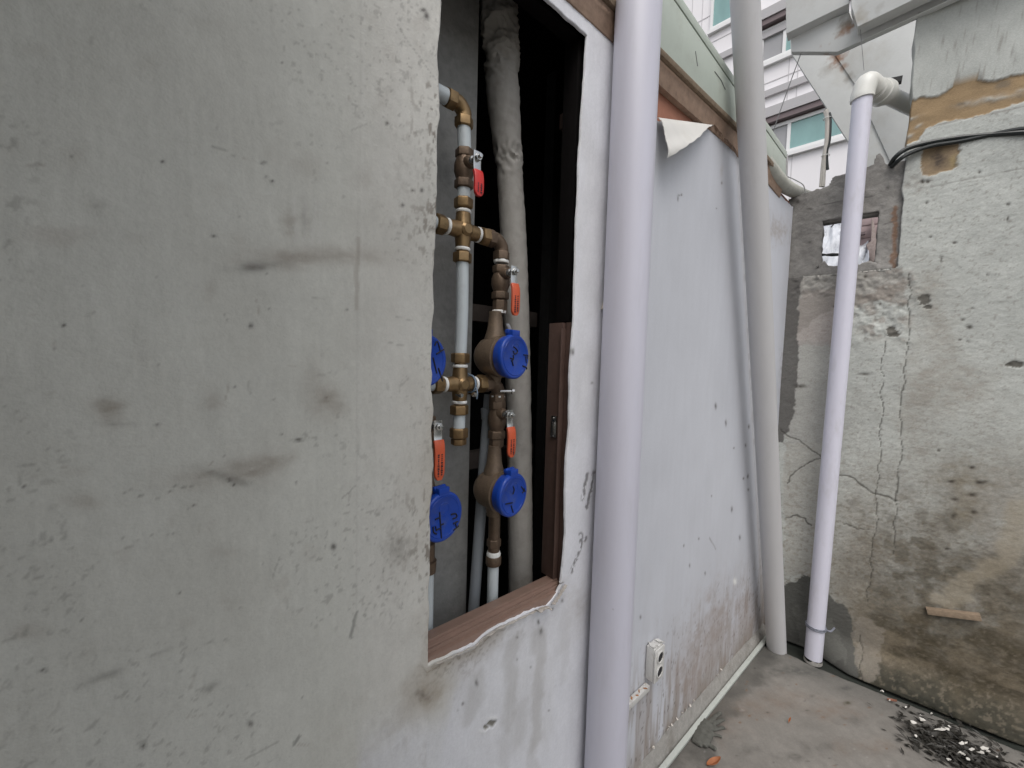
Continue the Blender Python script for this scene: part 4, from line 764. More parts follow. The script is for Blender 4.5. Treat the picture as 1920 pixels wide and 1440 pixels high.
# ------------------------------------------------------------------ unseen wall and overhead sheet, added to darken the plastered wall's left
mb = MB(); mb.fbox(W, -0.99, -0.90, 0.004, 1.75, 0.002, 3.4)
tag(mb.build('blocker_wall', mat('blocker_grey', (0.22, 0.22, 0.19), rough=0.9, var=0.2, vscale=8, bump=0.5)), 'plain grey wall added out of view to shade the plastered wall', 'wall')
blk = thing('light_blocker', 'green sheet added out of view to block sky light above the plastered wall', 'light_blocker', W.L(-0.9, 0.0, 2.3))
mb = MB(); mb.prism([W.L(-0.898, 0.03, 2.38), W.L(-0.06, 0.03, 2.38), W.L(-0.06, 1.5, 2.24), W.L(-0.898, 1.5, 2.24)], (0, 0, 0.012)); mb.build('blocker_sheet', mat('blocker_green', (0.10, 0.13, 0.06), rough=0.8, var=0.2, vscale=10), blk)
for s_ in (-0.88, -0.08):
    mb = MB(); mb.tube([W.L(s_, 0.03, 2.364), W.L(s_, 1.49, 2.225)], 0.012, 12); mb.build('blocker_bar', M['steel'], blk)

# ------------------------------------------------------------------ pipes in front of the wall
sP, oP = W.sz(1166, 720, 0.058)[0], 0.058
_r = W.L(sP, oP, 0); _s = lambda x, y, r, c, k: (W.at(x, y, oP + 0.034) - _r, r, c, k)
SC = (0.20, 0.19, 0.20)
M['pvc_near'] = mat('pvc_near', (0.60, 0.595, 0.68), rough=0.34, var=0.025, vscale=14, stretch=(1, 1, 0.15), dirt=(0.42, 0.41, 0.43), dscale=22, damt=0.22, spec=0.45, spots=[_s(1132, 893, 0.004, SC, 0.9), _s(1141, 888, 0.003, SC, 0.8), _s(1124, 1004, 0.0025, SC, 0.8), _s(1172, 85, 0.002, SC, 0.9), _s(1160, 350, 0.002, SC, 0.7), _s(1152, 722, 0.002, SC, 0.8), _s(1150, 1145, 0.004, SC, 0.7), _s(1142, 1157, 0.003, SC, 0.6), _s(1139, 1303, 0.002, SC, 0.8), _s(1185, 615, 0.002, SC, 0.6), _s(1165, 1020, 0.002, SC, 0.7), _s(1175, 545, 0.003, SC, 0.4), _s(1120, 1400, 0.006, SC, 0.35), _s(1180, 250, 0.005, SC, 0.25)])
t = thing('drain_pipe', 'glossy lilac white drain pipe standing closest against the plastered wall', 'pipe', W.L(sP, oP, 0))
mb = MB(); mb.lathe(W.L(sP, oP, 0.0), W.L(sP, oP, 3.4), [(i / 12, 0.0515) for i in range(13)], 48); mb.build('tube', M['pvc_near'], t)
b0 = G(1456, 1216); bo = (b0 - W.O).dot(W.n); btop = W.at(1391, -120, bo + 0.01); btop = b0 + (btop - b0) * 1.45
mb = MB(); mb.tube([b0 + (btop - b0) * f for f in np.linspace(-0.004, 1.0, 12)], 0.0400, 40)
tag(mb.build('leaning_drain_pipe', M['pvc_old']), 'thick weathered grey white drain pipe leaning in the corner', 'pipe')
mb = MB(); q = [W.at(1412, 268, -0.02), W.at(1440, 312, 0.0), W.at(1462, 340, 0.006), W.at(1480, 354, 0.004), W.at(1506, 366, -0.03), W.at(1530, 372, -0.10)]; mb.tube(q, 0.028, 20, sub=6, wob=0.02)
tag(mb.build('foam_pipe', mat('foam_sleeve', (0.45, 0.45, 0.40), rough=0.9, var=0.2, vscale=40, bump=0.8, bscale=120, dirt=(0.2, 0.2, 0.18), dscale=20)), 'short foam covered pipe lying along the wall top behind the leaning pipe', 'pipe')

# ------------------------------------------------------------------ socket and its conduit
sa, zsa = W.sz(1208, 1270); sz_top = W.sz(1208, 1207)[1]
t = thing('wall_socket', 'broken white double socket box on the stained panel wall', 'socket', W.L(sa, 0, zsa))
wS, hS, dS = 0.052, sz_top - zsa, 0.034
mb = MB(); mb.fbox(W, sa, sa + wS, 0.002, dS - 0.006, zsa, zsa + hS * 0.93); mb.build('back_box', M['socket'], t, bev=0.003)
pl = MB(); pl.fbox(W, sa - 0.001, sa + wS + 0.001, dS - 0.0055, dS, zsa - 0.001, zsa + hS * 0.90); plate = pl.build('face_plate', M['socket'], t, bev=0.002)
for f in (0.25, 0.66):
    c_ = W.L(sa + wS / 2, dS, zsa + hS * f); mb = MB(); mb.lathe(c_ + W.n * 0.0004, c_ + W.n * 0.0035, [(0, 0.0200), (0.6, 0.0200), (1, 0.0185), (1, 0.0155), (0.1, 0.015)], 28, cap=False); mb.build('socket_ring', M['socket'], plate)
    mb = MB(); mb.lathe(c_ + W.n * 0.0002, c_ + W.n * 0.0008, [(0, 0.0155), (1, 0.0155)], 28); mb.build('socket_well', M['hole'], plate)
    mb = MB()
    for d_ in (-0.0085, 0.0085): mb.lathe(c_ + W.u * d_ + W.n * 0.0008, c_ + W.u * d_ + W.n * 0.0022, [(0, 0.003), (1, 0.003)], 10)
    mb.build('pin_hole', M['ink'], plate)
for k_ in range(7):
    c_ = W.L(sa + random.uniform(0.003, wS - 0.003), random.uniform(0.006, dS - 0.004), zsa + hS * 0.93 + random.uniform(0, 0.006)); mb = MB(); mb.box(c_, (W.u + W.n * random.uniform(-1, 1), W.n + ZU * random.uniform(-.8, .8), ZU), (random.uniform(0.005, 0.011), random.uniform(0.003, 0.007), 0.0012)); mb.build('broken_shard', M['socket'], t)
ca, za = W.sz(1150, 1338); cb, zb3 = W.sz(1207, 1286); zcn = (za + zb3) / 2
t = thing('cable_conduit', 'chipped white conduit leading from the broken socket to the near pipe', 'conduit', W.L(cb, 0, zcn))
mb = MB(); mb.fbox(W, ca - 0.08, sa + 0.004, 0.002, 0.018, zcn - 0.008, zcn + 0.010); mb.build('channel', M['socket'], t, bev=0.0015)
for k_ in range(14):
    c_ = W.L(ca + (sa - ca) * (k_ + random.random()) / 14, random.uniform(0.004, 0.016), zcn + 0.0108); mb = MB(); mb.box(c_, (W.u + W.n * random.uniform(-1, 1), W.n, ZU + W.u * random.uniform(-.5, .5)), (random.uniform(0.002, 0.006), random.uniform(0.0015, 0.003), 0.001)); mb.build('chipped_paint', M['paper' if k_ % 2 else 'rust'], t)

# ================================================================== RIGHT WALL
v_e = Rr.sz(1688, 420)[0]; zhb = 0.5 * (Rr.sz(1540, 502)[1] + Rr.sz(1640, 494)[1]); zA = Rr.sz(1686, 500)[1]
vv = lines((-0.02, v_e, 0.0038), (v_e, 0.78, 0.0042), (0.78, 1.15, 0.008), (1.15, 1.9, 0.03)); zz = lines((0, zA, 0.0042), (zA, 2.42, 0.0042), (2.42, 3.0, 0.03))
S, Z = np.meshgrid(vv, zz, indexing='ij'); iE = np.argmin(abs(vv - v_e)); kA = np.argmin(abs(zz - zA))
keep = np.ones((len(vv) - 1, len(zz) - 1), bool); keep[:iE, kA:] = False
p = Paint(Rr, S, Z, (0.445, 0.46, 0.435))
p.mul(0.85 + 0.3 * fbm(S * 6, Z * 6, 5, 101)); p.mul(0.90 + 0.2 * fbm(S * 35, Z * 50, 4, 102))
hor = 0.5 + (fbm(S * 110, Z * 230, 4, 103) - 0.5) * (1 - 0.8 * sst(Z, 2.1, 2.5)); p.mul(0.91 + 0.18 * hor)
RS = (0.30, 0.265, 0.22); MO = (0.082, 0.067, 0.044)
zl = Z + (fbm(S * 5, Z * 5, 4, 104) - 0.5) * 0.5
p.mix(0.9 * (1 - sst(zl, 0.45, 1.35)) * np.clip(0.35 + 0.9 * fbm(S * 11, Z * 11, 4, 105), 0, 1) * sst(S, 0.12, 0.32), (0.24, 0.22, 0.185))
p.mix(np.clip(1.0 * (1 - sst(zl + (fbm(S * 30, Z * 30, 4, 106) - 0.5) * 0.35, 0.12, 0.80)), 0, 0.93) * (0.15 + 0.85 * sst(S, 0.20, 0.50)), MO)
p.mix(0.65 * sst(fbm(S * 24, Z * 24, 5, 110), 0.47, 0.62) * (1 - sst(zl, 0.3, 1.1)) * sst(S, 0.25, 0.5), (0.075, 0.062, 0.040))
p.mix(0.45 * sst(fbm(S * 9, Z * 16, 4, 111), 0.52, 0.66) * (1 - sst(zl, 0.1, 0.7)) * sst(S, 0.2, 0.4), (0.24, 0.20, 0.145))
p.mix(0.85 * (1 - sst(Z + (fbm(S * 14, Z * 14, 4, 107) - 0.5) * 0.16, 0.0, 0.13)), (0.028, 0.030, 0.024))
sp = sst(fbm(S * 90, Z * 110, 4, 108), 0.56, 0.70) * (1 - sst(zl, 0.4, 1.5)); p.mix(0.55 * sp, (0.17, 0.145, 0.11))
p.mix(0.5 * sst(zl, 0.5, 1.2) * sst(fbm(S * 120, Z * 130, 3, 109), 0.68, 0.74), (0.24, 0.225, 0.20))
for q in [(1800, 730, 75, 60), (1760, 640, 40, 80), (1720, 760, 40, 120), (1850, 940, 70, 70), (1740, 540, 40, 60), (1900, 1000, 80, 120)]: p.blob(*q, (0.29, 0.27, 0.235), 0.55, rag=0.8, freq=25, seed=q[0])
p.blob(1810, 960, 30, 70, (0.19, 0.165, 0.12), 0.6, rag=0.7, freq=40); p.blob(1810, 890, 60, 40, (0.22, 0.19, 0.14), 0.45, rag=0.8, freq=40)
p.mul(1 - 0.55 * (1 - sst(zl, 0.5, 1.3)) * sst(S, 0.15, 0.4) * (fbm(S * 130, Z * 150, 3, 113) - 0.35))
# lighter run from broken render
p.seg([(1925, 950), (1880, 1050), (1810, 1090), (1770, 1130)], 0.03, (0.33, 0.29, 0.22), 0.55, wob=0.03, seed=9, dep=-0.004)
# old plaster left of the pipe line, pinkish and grey
p.mix(0.55 * p.poly([(1500, 545), (1572, 545), (1570, 650), (1490, 645)], 0.02, 30), (0.36, 0.29, 0.265)); p.mix(0.7 * p.poly([(1470, 500), (1700, 500), (1700, 560), (1560, 575), (1470, 640)], 0.03, 25), (0.27, 0.25, 0.225))
p.mix(0.6 * p.poly([(1495, 640), (1560, 640), (1550, 830), (1475, 830)], 0.02, 30), (0.34, 0.33, 0.305)); p.mix(0.5 * p.poly([(1470, 830), (1545, 830), (1530, 1080), (1470, 1080)], 0.02, 30), (0.36, 0.34, 0.30))
p.mix(0.92 * p.poly([(1470, 480), (1512, 500), (1497, 560), (1496, 700), (1488, 780), (1468, 830), (1440, 830)], 0.012, 45), (0.105, 0.10, 0.095))
p.mix(0.93 * p.poly([(1430, 1105), (1490, 1090), (1512, 1078), (1545, 1095), (1562, 1125), (1590, 1142), (1598, 1170), (1612, 1268), (1450, 1250)], 0.014, 45), (0.085, 0.085, 0.078)); p.mix(0.35 * p.poly([(1490, 1140), (1560, 1160), (1590, 1230), (1500, 1240)], 0.03, 40), (0.17, 0.17, 0.155))
p.mix(0.55 * p.poly([(1600, 1165), (1612, 1150), (1660, 1180), (1640, 1260), (1610, 1266)], 0.02, 40), (0.25, 0.225, 0.19))
# rough mortar, lumpy
rough = p.poly([(1590, 515), (1705, 500), (1712, 640), (1600, 640)], 0.05, 14, soft=0.04); p.dep += rough * (fbm(S * 40, Z * 40, 4, 121) - 0.5) * 0.018; p.mix(0.5 * rough * sst(fbm(S * 30, Z * 30, 4, 122), 0.5, 0.65), (0.24, 0.20, 0.17))
rough2 = p.poly([(1480, 500), (1600, 500), (1590, 560), (1480, 560)], 0.04, 20, soft=0.02); p.dep += rough2 * (fbm(S * 45, Z * 45, 4, 123) - 0.5) * 0.02
# bare brown patches
b1 = [(1690, 203), (1705, 190), (1728, 181), (1758, 180), (1775, 172), (1790, 158), (1800, 148), (1815, 151), (1832, 147), (1850, 153), (1872, 150), (1895, 141), (1925, 136), (1975, 124), (2030, 128), (2090, 120), (2110, 150), (2040, 165), (1960, 184), (1920, 190), (1900, 196), (1862, 208), (1820, 220), (1772, 226), (1745, 236), (1732, 247), (1722, 262), (1690, 272)]
bm1 = p.poly(b1, 0.008, 70); tan = 0.7 + 0.6 * fbm(S * 14, Z * 40, 4, 131); p.col = p.col * (1 - bm1[..., None]) + (np.array((0.30, 0.215, 0.125)) * tan[..., None]) * bm1[..., None]; p.dep -= 0.006 * bm1
for q in [(1838, 188, 40, 7, -14), (1880, 182, 25, 5, -12), (1915, 170, 14, 8, -10), (1708, 222, 18, 3, -20), (1705, 255, 10, 4, -30), (1722, 235, 8, 3, -30)]: p.blob(*q[:4], (0.40, 0.395, 0.36), 0.85, ang=q[4], rag=0.6, freq=70, dep=-0.004, seed=int(q[0]))
for q in [(1800, 193, 20, 4, -14), (1915, 178, 14, 5, -10), (1880, 158, 16, 8, -15)]: p.blob(*q[:4], (0.13, 0.12, 0.105), 0.75, ang=q[4], rag=0.6, freq=60, seed=int(q[0]))
bm2 = p.poly([(1727, 283), (1745, 272), (1800, 270), (1798, 290), (1792, 315), (1770, 322), (1732, 330), (1728, 312)], 0.012, 60); p.col = p.col * (1 - bm2[..., None]) + (np.array((0.26, 0.195, 0.125)) * tan[..., None]) * bm2[..., None]; p.dep -= 0.006 * bm2
p.blob(1760, 298, 22, 20, (0.075, 0.06, 0.05), 0.8, rag=0.6, freq=60); p.blob(1790, 303, 9, 12, (0.36, 0.29, 0.14), 0.6, rag=0.6, freq=70); p.blob(1715, 335, 30, 26, (0.25, 0.23, 0.205), 0.6, rag=0.9, freq=60, dep=0.003)
p.seg([(1738, 240), (1800, 225), (1880, 208), (1930, 196)], 0.002, (0.27, 0.26, 0.24), 0.7, wob=0.004, dep=0.001); p.seg([(1745, 350), (1830, 332), (1930, 312)], 0.0022, (0.27, 0.265, 0.245), 0.6, wob=0.004, dep=0.001); p.seg([(1745, 234), (1870, 212), (1900, 205)], 0.0018, (0.16, 0.15, 0.13), 0.5, wob=0.006)
# chips and holes
CH = (0.135, 0.13, 0.115)
for q in [(1733, 562, 13, 12), (1740, 575, 8, 4), (1673, 622, 11, 11), (1680, 628, 7, 4), (1910, 683, 17, 6), (1890, 684, 8, 3), (1570, 582, 8, 13)]: p.blob(*q, CH, 1.0, rag=0.55, sharp=True, dep=0.004, freq=85, seed=int(q[0]))
for q in [(1818, 614, 8, 5), (1784, 904, 10, 4), (1838, 905, 11, 4.5), (1822, 929, 10, 4), (1790, 937, 9, 4), (1787, 968, 7, 7), (1825, 961, 8, 5), (1822, 877, 7, 4), (1837, 322, 4, 3.5), (1740, 340, 4, 4), (1738, 610 - 230, 3, 3), (1726, 413, 3, 3), (1891, 383, 4, 3), (1745, 444, 3, 2.5), (1790, 455, 5, 3), (1890, 410, 2.5, 6), (1852, 515, 2.5, 3), (1764, 485, 2, 9), (1805, 600, 5, 3), (1823, 578, 4, 2), (1800, 637, 4, 2), (1815, 640, 2.5, 2), (1902, 105, 8, 7), (1888, 128, 4, 4), (1754, 133, 3, 3), (1730, 340, 6, 4), (1690, 348, 5, 3), (1620, 702, 10, 3), (1500, 725, 14, 4), (1622, 519, 4, 4), (1760, 845, 3, 3), (1775, 1030, 4, 3), (1650, 570, 3, 3)]:
    p.blob(*q, (0.07, 0.06, 0.05), 0.95, rag=0.4, dep=0.004, freq=110, seed=int(q[0] + q[1]))
# cracks
CK = (0.055, 0.05, 0.042)
for pts, w in [([(1462, 806), (1490, 822), (1520, 842), (1541, 860)], 0.0030), ([(1541, 860), (1515, 868), (1495, 882), (1478, 905)], 0.0026), ([(1568, 887), (1600, 898), (1622, 918), (1642, 928), (1665, 930), (1682, 940)], 0.0034), ([(1474, 972), (1492, 966), (1506, 972), (1520, 985)], 0.003),
               ([(1657, 640), (1655, 720), (1652, 820), (1648, 900), (1642, 980), (1634, 1060), (1624, 1130)], 0.0016), ([(1706, 512), (1703, 600), (1698, 680), (1692, 760), (1688, 840), (1681, 930), (1676, 1040)], 0.0020), ([(1582, 985), (1632, 996)], 0.002), ([(1614, 1190), (1616, 1262)], 0.0022)]:
    p.seg(pts, w * 0.85, CK, 0.72, wob=0.013, dep=0.003, freq=22, seed=int(pts[0][1]))
p.blob(1600, 940, 12, 9, (0.2, 0.19, 0.17), 0.6, rag=0.9, freq=80)
dep = p.dep + (fbm(S * 4, Z * 4, 3, 141) - 0.5) * 0.012 + (hor - 0.5) * 0.0022 + (fbm(S * 45, Z * 45, 4, 142) - 0.5) * 0.002 * (1 - 0.8 * sst(Z, 2.1, 2.5))
dep += 0.075 * (1 - sst(Z, 0.0, 0.13)) * sst(S, 0.16, 0.34)
Zx = Z + (np.abs(Z - zA) < 1e-6) * (S < v_e - 0.004) * ((fbm(S * 16, S * 0, 4, 144) - 0.6) * 0.06)
Sx = S.copy(); fl = np.exp(-np.abs(S - v_e) / 0.012) * (Z > zA - 0.002); Sx += fl * (fbm(Z * 14, Z * 0, 4, 143) - 0.5) * 0.016
rw = grid_obj('rendered_wall', Rr.arr(Sx, dep, Zx), p.col, M['render'], keep=keep, rim=np.array(Rr.n) * -0.09)
tag(rw, 'old grey rendered wall with peeling brown patches, cracks and mossy foot', 'wall')

# ---- low block wall with a square hole, filling the corner
vh0, vh1 = Rr.sz(1541, 450, -0.012)[0], Rr.sz(1645, 450, -0.012)[0]; zh1 = 0.5 * (Rr.sz(1541, 414, -0.012)[1] + Rr.sz(1645, 396, -0.012)[1]); zh0 = zhb
vv = lines((-0.02, vh0, 0.0042), (vh0, vh1, 0.0042), (vh1, v_e + 0.01, 0.0042)); TB = [(1440, 386), (1480, 370), (1520, 358), (1553, 346), (1560, 332), (1592, 322), (1625, 312), (1637, 306), (1642, 290), (1650, 285), (1657, 292), (1660, 304), (1675, 307), (1690, 300), (1700, 296)]
zz = lines((zA - 0.09, zh0, 0.0042), (zh0, zh1, 0.0042), (zh1, zh1 + 0.36, 0.0042)); S, Z = np.meshgrid(vv, zz, indexing='ij')
p = Paint(Rr, S, Z, (0.25, 0.242, 0.228)); p.mul(0.70 + 0.6 * fbm(S * 9, Z * 9, 5, 151)); p.mul(0.85 + 0.3 * fbm(S * 60, Z * 60, 4, 152))
ztp = along(p, TB) + (fbm(S * 60, S * 0, 4, 153) - 0.5) * 0.012
p.blob(1510, 440, 25, 70, (0.125, 0.12, 0.115), 0.6, rag=0.5, freq=20); p.blob(1600, 385, 60, 12, (0.24, 0.225, 0.21), 0.5, rag=0.5)
p.seg([(1675, 390), (1678, 440), (1675, 500)], 0.008, (0.20, 0.10, 0.05), 0.7, wob=0.014, freq=40); p.seg([(1540, 383), (1640, 365)], 0.002, (0.10, 0.095, 0.09), 0.7); p.seg([(1500, 378), (1560, 414)], 0.0014, (0.12, 0.115, 0.11), 0.5)
for q in [(1496, 376, 4, 4), (1518, 452, 6, 4), (1516, 390, 7, 2), (1665, 350, 5, 5), (1620, 358, 6, 4)]: p.blob(*q, (0.06, 0.055, 0.05), 0.8, rag=0.5)
p.seg([(1660, 418), (1682, 412)], 0.003, (0.09, 0.085, 0.08), 0.6)
Sx, Zx = S.copy(), np.minimum(Z, ztp)
inh = sst(Z, zh0 - 0.02, zh0) * (1 - sst(Z, zh1, zh1 + 0.02)); ins_ = sst(S, vh0 - 0.02, vh0) * (1 - sst(S, vh1, vh1 + 0.02))
Sx += np.exp(-np.abs(S - vh0) / 0.02) * (S <= vh0 + 1e-6) * inh * (fbm(Z * 35, Z * 0, 3, 154) - 0.5) * 0.014; Sx += np.exp(-np.abs(S - vh1) / 0.02) * (S >= vh1 - 1e-6) * inh * (fbm(Z * 35, Z * 0 + 5, 3, 155) - 0.5) * 0.012
hb = np.interp(vv, *zip(*sorted((Rr.sz(x, y, -0.012)[0], Rr.sz(x, y, -0.012)[1] - zh0) for x, y in [(1535, 497), (1546, 488), (1553, 497), (1575, 500), (1612, 496), (1630, 490), (1648, 492)])))
Zx += np.exp(-np.abs(Z - zh0) / 0.02) * (Z <= zh0 + 1e-6) * ins_ * (hb[:, None] + (fbm(S * 60, S * 0, 4, 156) - 0.5) * 0.014)
tiltz = np.interp(vv, *zip(*sorted((Rr.sz(x, y, -0.012)[0], Rr.sz(x, y, -0.012)[1] - zh1) for x, y in [(1541, 414), (1645, 396)])))
Zx += np.exp(-np.abs(Z - zh1) / 0.03) * (Z >= zh1 - 1e-6) * ins_ * tiltz[:, None]
a0, a1 = np.argmin(abs(vv - vh0)), np.argmin(abs(vv - vh1)); b0_, b1_ = np.argmin(abs(zz - zh0)), np.argmin(abs(zz - zh1))
keep = Z[:-1, :-1] < ztp[:-1, :-1]; keep[a0:a1, b0_:b1_] = False
dep = p.dep - 0.014 + (fbm(S * 8, Z * 8, 4, 157) - 0.5) * 0.018 + (fbm(S * 60, Z * 60, 3, 158) - 0.5) * 0.005
bw = grid_obj('block_wall', Rr.arr(Sx, dep, Zx), p.col, M['block'], keep=keep, rim=np.array(Rr.n) * -0.085)
tag(bw, 'low dark cement block wall with a square hole and broken top', 'wall')
mb = MB(); mb.fbox(Rr, vh0 - 0.05, vh1 + 0.05, -0.05, -0.03, zh1 - 0.006, zh1 + 0.01)
mb.build('lintel', M['mortar'], bw, bev=0.002)

# ---- things seen through the hole
nU, nV = 50, 50; c0 = Rr.at(1500, 540, -0.55); vs, fs = [], []
P0, P1, P2 = Rr.at(1524, 398, -3.2), Rr.at(1626, 380, -3.0), Rr.at(1500, 560, -1.9)
for i in range(nU):
    for j in range(nV):
        u_, v_ = i / (nU - 1), j / (nV - 1); q = P0 + (P1 - P0) * u_ + (P2 - P0) * v_
        f = float(fbm(np.array([u_ * 5 + v_ * 3.5]), np.array([v_ * 1.6 - u_ * 1.5]), 4, 161)[0]) - 0.5; vs.append(q + Rr.n * (0.55 * f))
fs = [(i * nV + j, (i + 1) * nV + j, (i + 1) * nV + j + 1, i * nV + j + 1) for i in range(nU - 1) for j in range(nV - 1)]
o = MB().add(vs, fs).build('plastic_tarp', M['tarp'], ang=80); md = o.modifiers.new('thick', 'SOLIDIFY'); md.thickness = 0.002
tag(o, 'crumpled white plastic sheet seen through the hole in the block wall', 'tarp')
mb = MB(); mb.tube([Rr.at(1528, 474, -0.35), Rr.at(1560, 479, -0.35), Rr.at(1600, 474, -0.35)], 0.005, 8, sub=4); mb.tube([Rr.at(1528, 483, -0.35), Rr.at(1560, 476, -0.35), Rr.at(1600, 480, -0.35)], 0.004, 8, sub=4)
tag(mb.build('black_cable', M['cable']), 'black cable pair crossing in front of the white plastic sheet', 'cable')
mb = MB(); mb.tube([Rr.at(1566, 402, -0.3), Rr.at(1564, 418, -0.3), Rr.at(1558, 426, -0.3)], 0.003, 8, sub=4); tag(mb.build('wire_hook', M['wire']), 'bent grey wire hanging at the top of the hole', 'wire')
pkw = thing('brick_wall', 'pinkish brick wall seen through the right side of the hole', 'wall', Rr.at(1640, 500, -2.4)); pk = MB(); q0, q1 = Rr.sz(1604, 380, -2.4), Rr.sz(1690, 560, -2.4)
nrow = 8; hh = (q0[1] - q1[1]) / nrow
for i in range(nrow): pk.fbox(Rr, q0[0], q1[0] + 0.15, -2.5, -2.4 - 0.004 * (i % 2), q1[1] + i * hh + 0.006, q1[1] + (i + 1) * hh)
pk.fbox(Rr, q0[0] + 0.004, q1[0] + 0.14, -2.49, -2.412, q1[1], q0[1]); pk.build('brickwork', M['pink'], pkw, bev=0.002)
ck = MB(); vs = [Rr.at(x, y, -2.3) for x, y in [(1634, 408), (1638, 414), (1643, 440), (1646, 470), (1642, 492), (1632, 490), (1628, 470), (1624, 458), (1633, 452), (1634, 430)]]; ck.prism(vs, Rr.n * -0.09); ck.build('broken_mortar', M['chunk'], pkw, bev=0.003)
mb = MB(); mb.prism([Rr.at(x, y, -2.34) for x, y in [(1608, 436), (1623, 434), (1622, 438), (1608, 441)]], Rr.n * -0.05); mb.build('shelf_stub', M['brownled'], pkw)

# ---- thin pipe with elbow
b0 = G(1524, 1240); bo = (b0 - Rr.O).dot(Rr.n); top = Rr.at(1617, 184, bo - 0.01); el = Rr.at(1622, 158, bo - 0.01)
tp = thing('standpipe', 'slim white drain pipe with an elbow before the cracked corner', 'pipe', b0); rp = 0.0335
ax = (top - b0).normalized(); mb = MB(); mb.tube([b0 + (top - b0) * f for f in np.linspace(0.008, 1.0, 10)], rp, 36); mb.build('tube', M['pvc'], tp)
e2 = Rr.at(1716, 203, -0.22); d2 = (e2 - el).normalized()
mb = MB(); q = [top - ax * 0.006, top + ax * 0.012, el + ax * 0.006 + d2 * 0.010, el + d2 * 0.045 + ax * 0.004, el + d2 * 0.062]
mb.tube(q, 0.0395, 36, sub=8); mb.build('elbow', M['pvc_fit'], tp, ang=50)
mb = MB(); mb.lathe(el + d2 * 0.060, el + d2 * 0.150, [(0, 0.036), (0.1, 0.036), (0.12, 0.043), (0.42, 0.043), (0.44, 0.049), (0.72, 0.049), (0.75, 0.041), (1, 0.038)], 36); mb.build('coupling', M['pvc_fit'], tp)
mb = MB(); mb.tube([el + d2 * 0.14, el + d2 * 0.55], 0.031, 32); mb.build('branch_pipe', M['pvc_fit'], tp)
cc = b0 + (top - b0) * 0.066; mb = MB()
for dz_ in (0, 0.008): mb.tube([cc + ax * dz_ + (Rr.u * math.cos(x) + Rr.n * math.sin(x)) * (rp + 0.003) for x in np.linspace(0, 2 * math.pi, 28)], 0.0028, 8)
mb.tube([cc + ax * 0.004 + Rr.u * (rp + 0.002), cc + Rr.u * (rp + 0.018) + ax * 0.004, cc + Rr.u * (rp + 0.03) - Rr.n * 0.03 + ax * 0.01], 0.004, 8, sub=4); mb.build('wire_clamp', mat('clamp_grey', (0.22, 0.23, 0.27), rough=0.5, metal=0.4), tp)
mb = MB(); ring = []
for j in range(28):
    x = 2 * math.pi * j / 28; hh = 0.010 + 0.035 * max(0, float(fbm(np.array([j * 0.6]), np.array([1.0]), 3, 5)[0]) - 0.42); ring.append((b0 + (Rr.u * math.cos(x) + Rr.n * math.sin(x)) * (rp + 0.0015) + ax * 0.0, b0 + (Rr.u * math.cos(x) + Rr.n * math.sin(x)) * (rp + 0.0012) + ax * hh))
mb.rings([[r[0] for r in ring], [r[1] for r in ring]], cap=False); mb.build('broken_rim', M['mortar'], tp)

# ---- batten on the wall, cables
a_, b_ = Rr.sz(1737, 1138), Rr.sz(1838, 1150); mb = MB(); d_ = Vector(Rr.L(b_[0], 0, b_[1])) - Vector(Rr.L(a_[0], 0, a_[1]))
mb.box(Rr.L((a_[0] + b_[0]) / 2, 0.010, (a_[1] + b_[1]) / 2 - 0.010), (d_, Rr.n, d_.cross(Rr.n)), (d_.length / 2, 0.012, 0.0115)); tag(mb.build('wood_batten', M['wood'], bev=0.002), 'short weathered wooden batten fixed low on the mossy wall', 'batten')
for pts, r, lab in [([(1668, 312), (1678, 297), (1700, 281), (1740, 268), (1800, 256), (1860, 250), (1930, 247), (2050, 243), (2250, 262), (2600, 330)], 0.0085, 'upper of the two black cables draped over the peeling wall'), ([(1669, 316), (1684, 303), (1705, 290), (1745, 274), (1800, 263), (1860, 250), (1925, 240), (2050, 232), (2250, 240), (2600, 300)], 0.0080, 'lower of the two black cables draped over the peeling wall')]:
    mb = MB(); mb.tube([Rr.at(x, y, 0.012 if i else -0.03) + Rr.n * (0.012 * math.sin(i)) for i, (x, y) in enumerate(pts)], r, 10, sub=8); tag(mb.build('power_cable', M['cable']), lab, 'cable', 'black cables over the right wall')

# ---- small wires overhead
def wire(pts, r, label, name='hanging_wire', m='wire', cat='wire'):
    mb = MB(); mb.tube(pts, r, 8, sub=6); return tag(mb.build(name, M[m]), label, cat)
wire([Rr.at(1540, -25, -0.05), Rr.at(1521, 45, -0.05), Rr.at(1500, 105, -0.06), Rr.at(1478, 165, -0.08), Rr.at(1450, 246, -0.10), Rr.at(1446, 262, -0.14)], 0.0022, 'thin grey wire slanting down to the pale green roof edge')
wire([Rr.at(1607, -30, 0.04), Rr.at(1612, 40, 0.04), Rr.at(1620, 132, 0.03)], 0.0010, 'fine string hanging straight down to the pipe elbow', 'string')
wire([Rr.at(1474, 330, -0.06), Rr.at(1490, 337, -0.06), Rr.at(1506, 347, -0.05), Rr.at(1510, 362, -0.05)], 0.0022, 'short bent wire sticking up behind the block wall')
cb_ = thing('cable_bundle', 'cream and black cable bundle hanging tied above the block wall', 'cable', Rr.at(1548, 350, -0.10))
for dx, r, m_ in ((0, 0.0085, 'whitecable'), (6, 0.006, 'cable'), (-3, 0.006, 'whitecable')):
    mb = MB(); end = 350 if m_ != 'cable' else 285; pts = [(1549 + dx * 1.0, 206 + abs(dx)), (1552 + dx * 0.8, 225), (1551 + dx * 0.7, 262), (1547 + dx * 0.5, 285), (1545 + dx, 310), (1543 + dx * 1.5, end if end > 310 else 318)]; mb.tube([Rr.at(x, y, -0.10) for x, y in pts], r, 10, sub=5); mb.build('strand', M[m_], cb_)
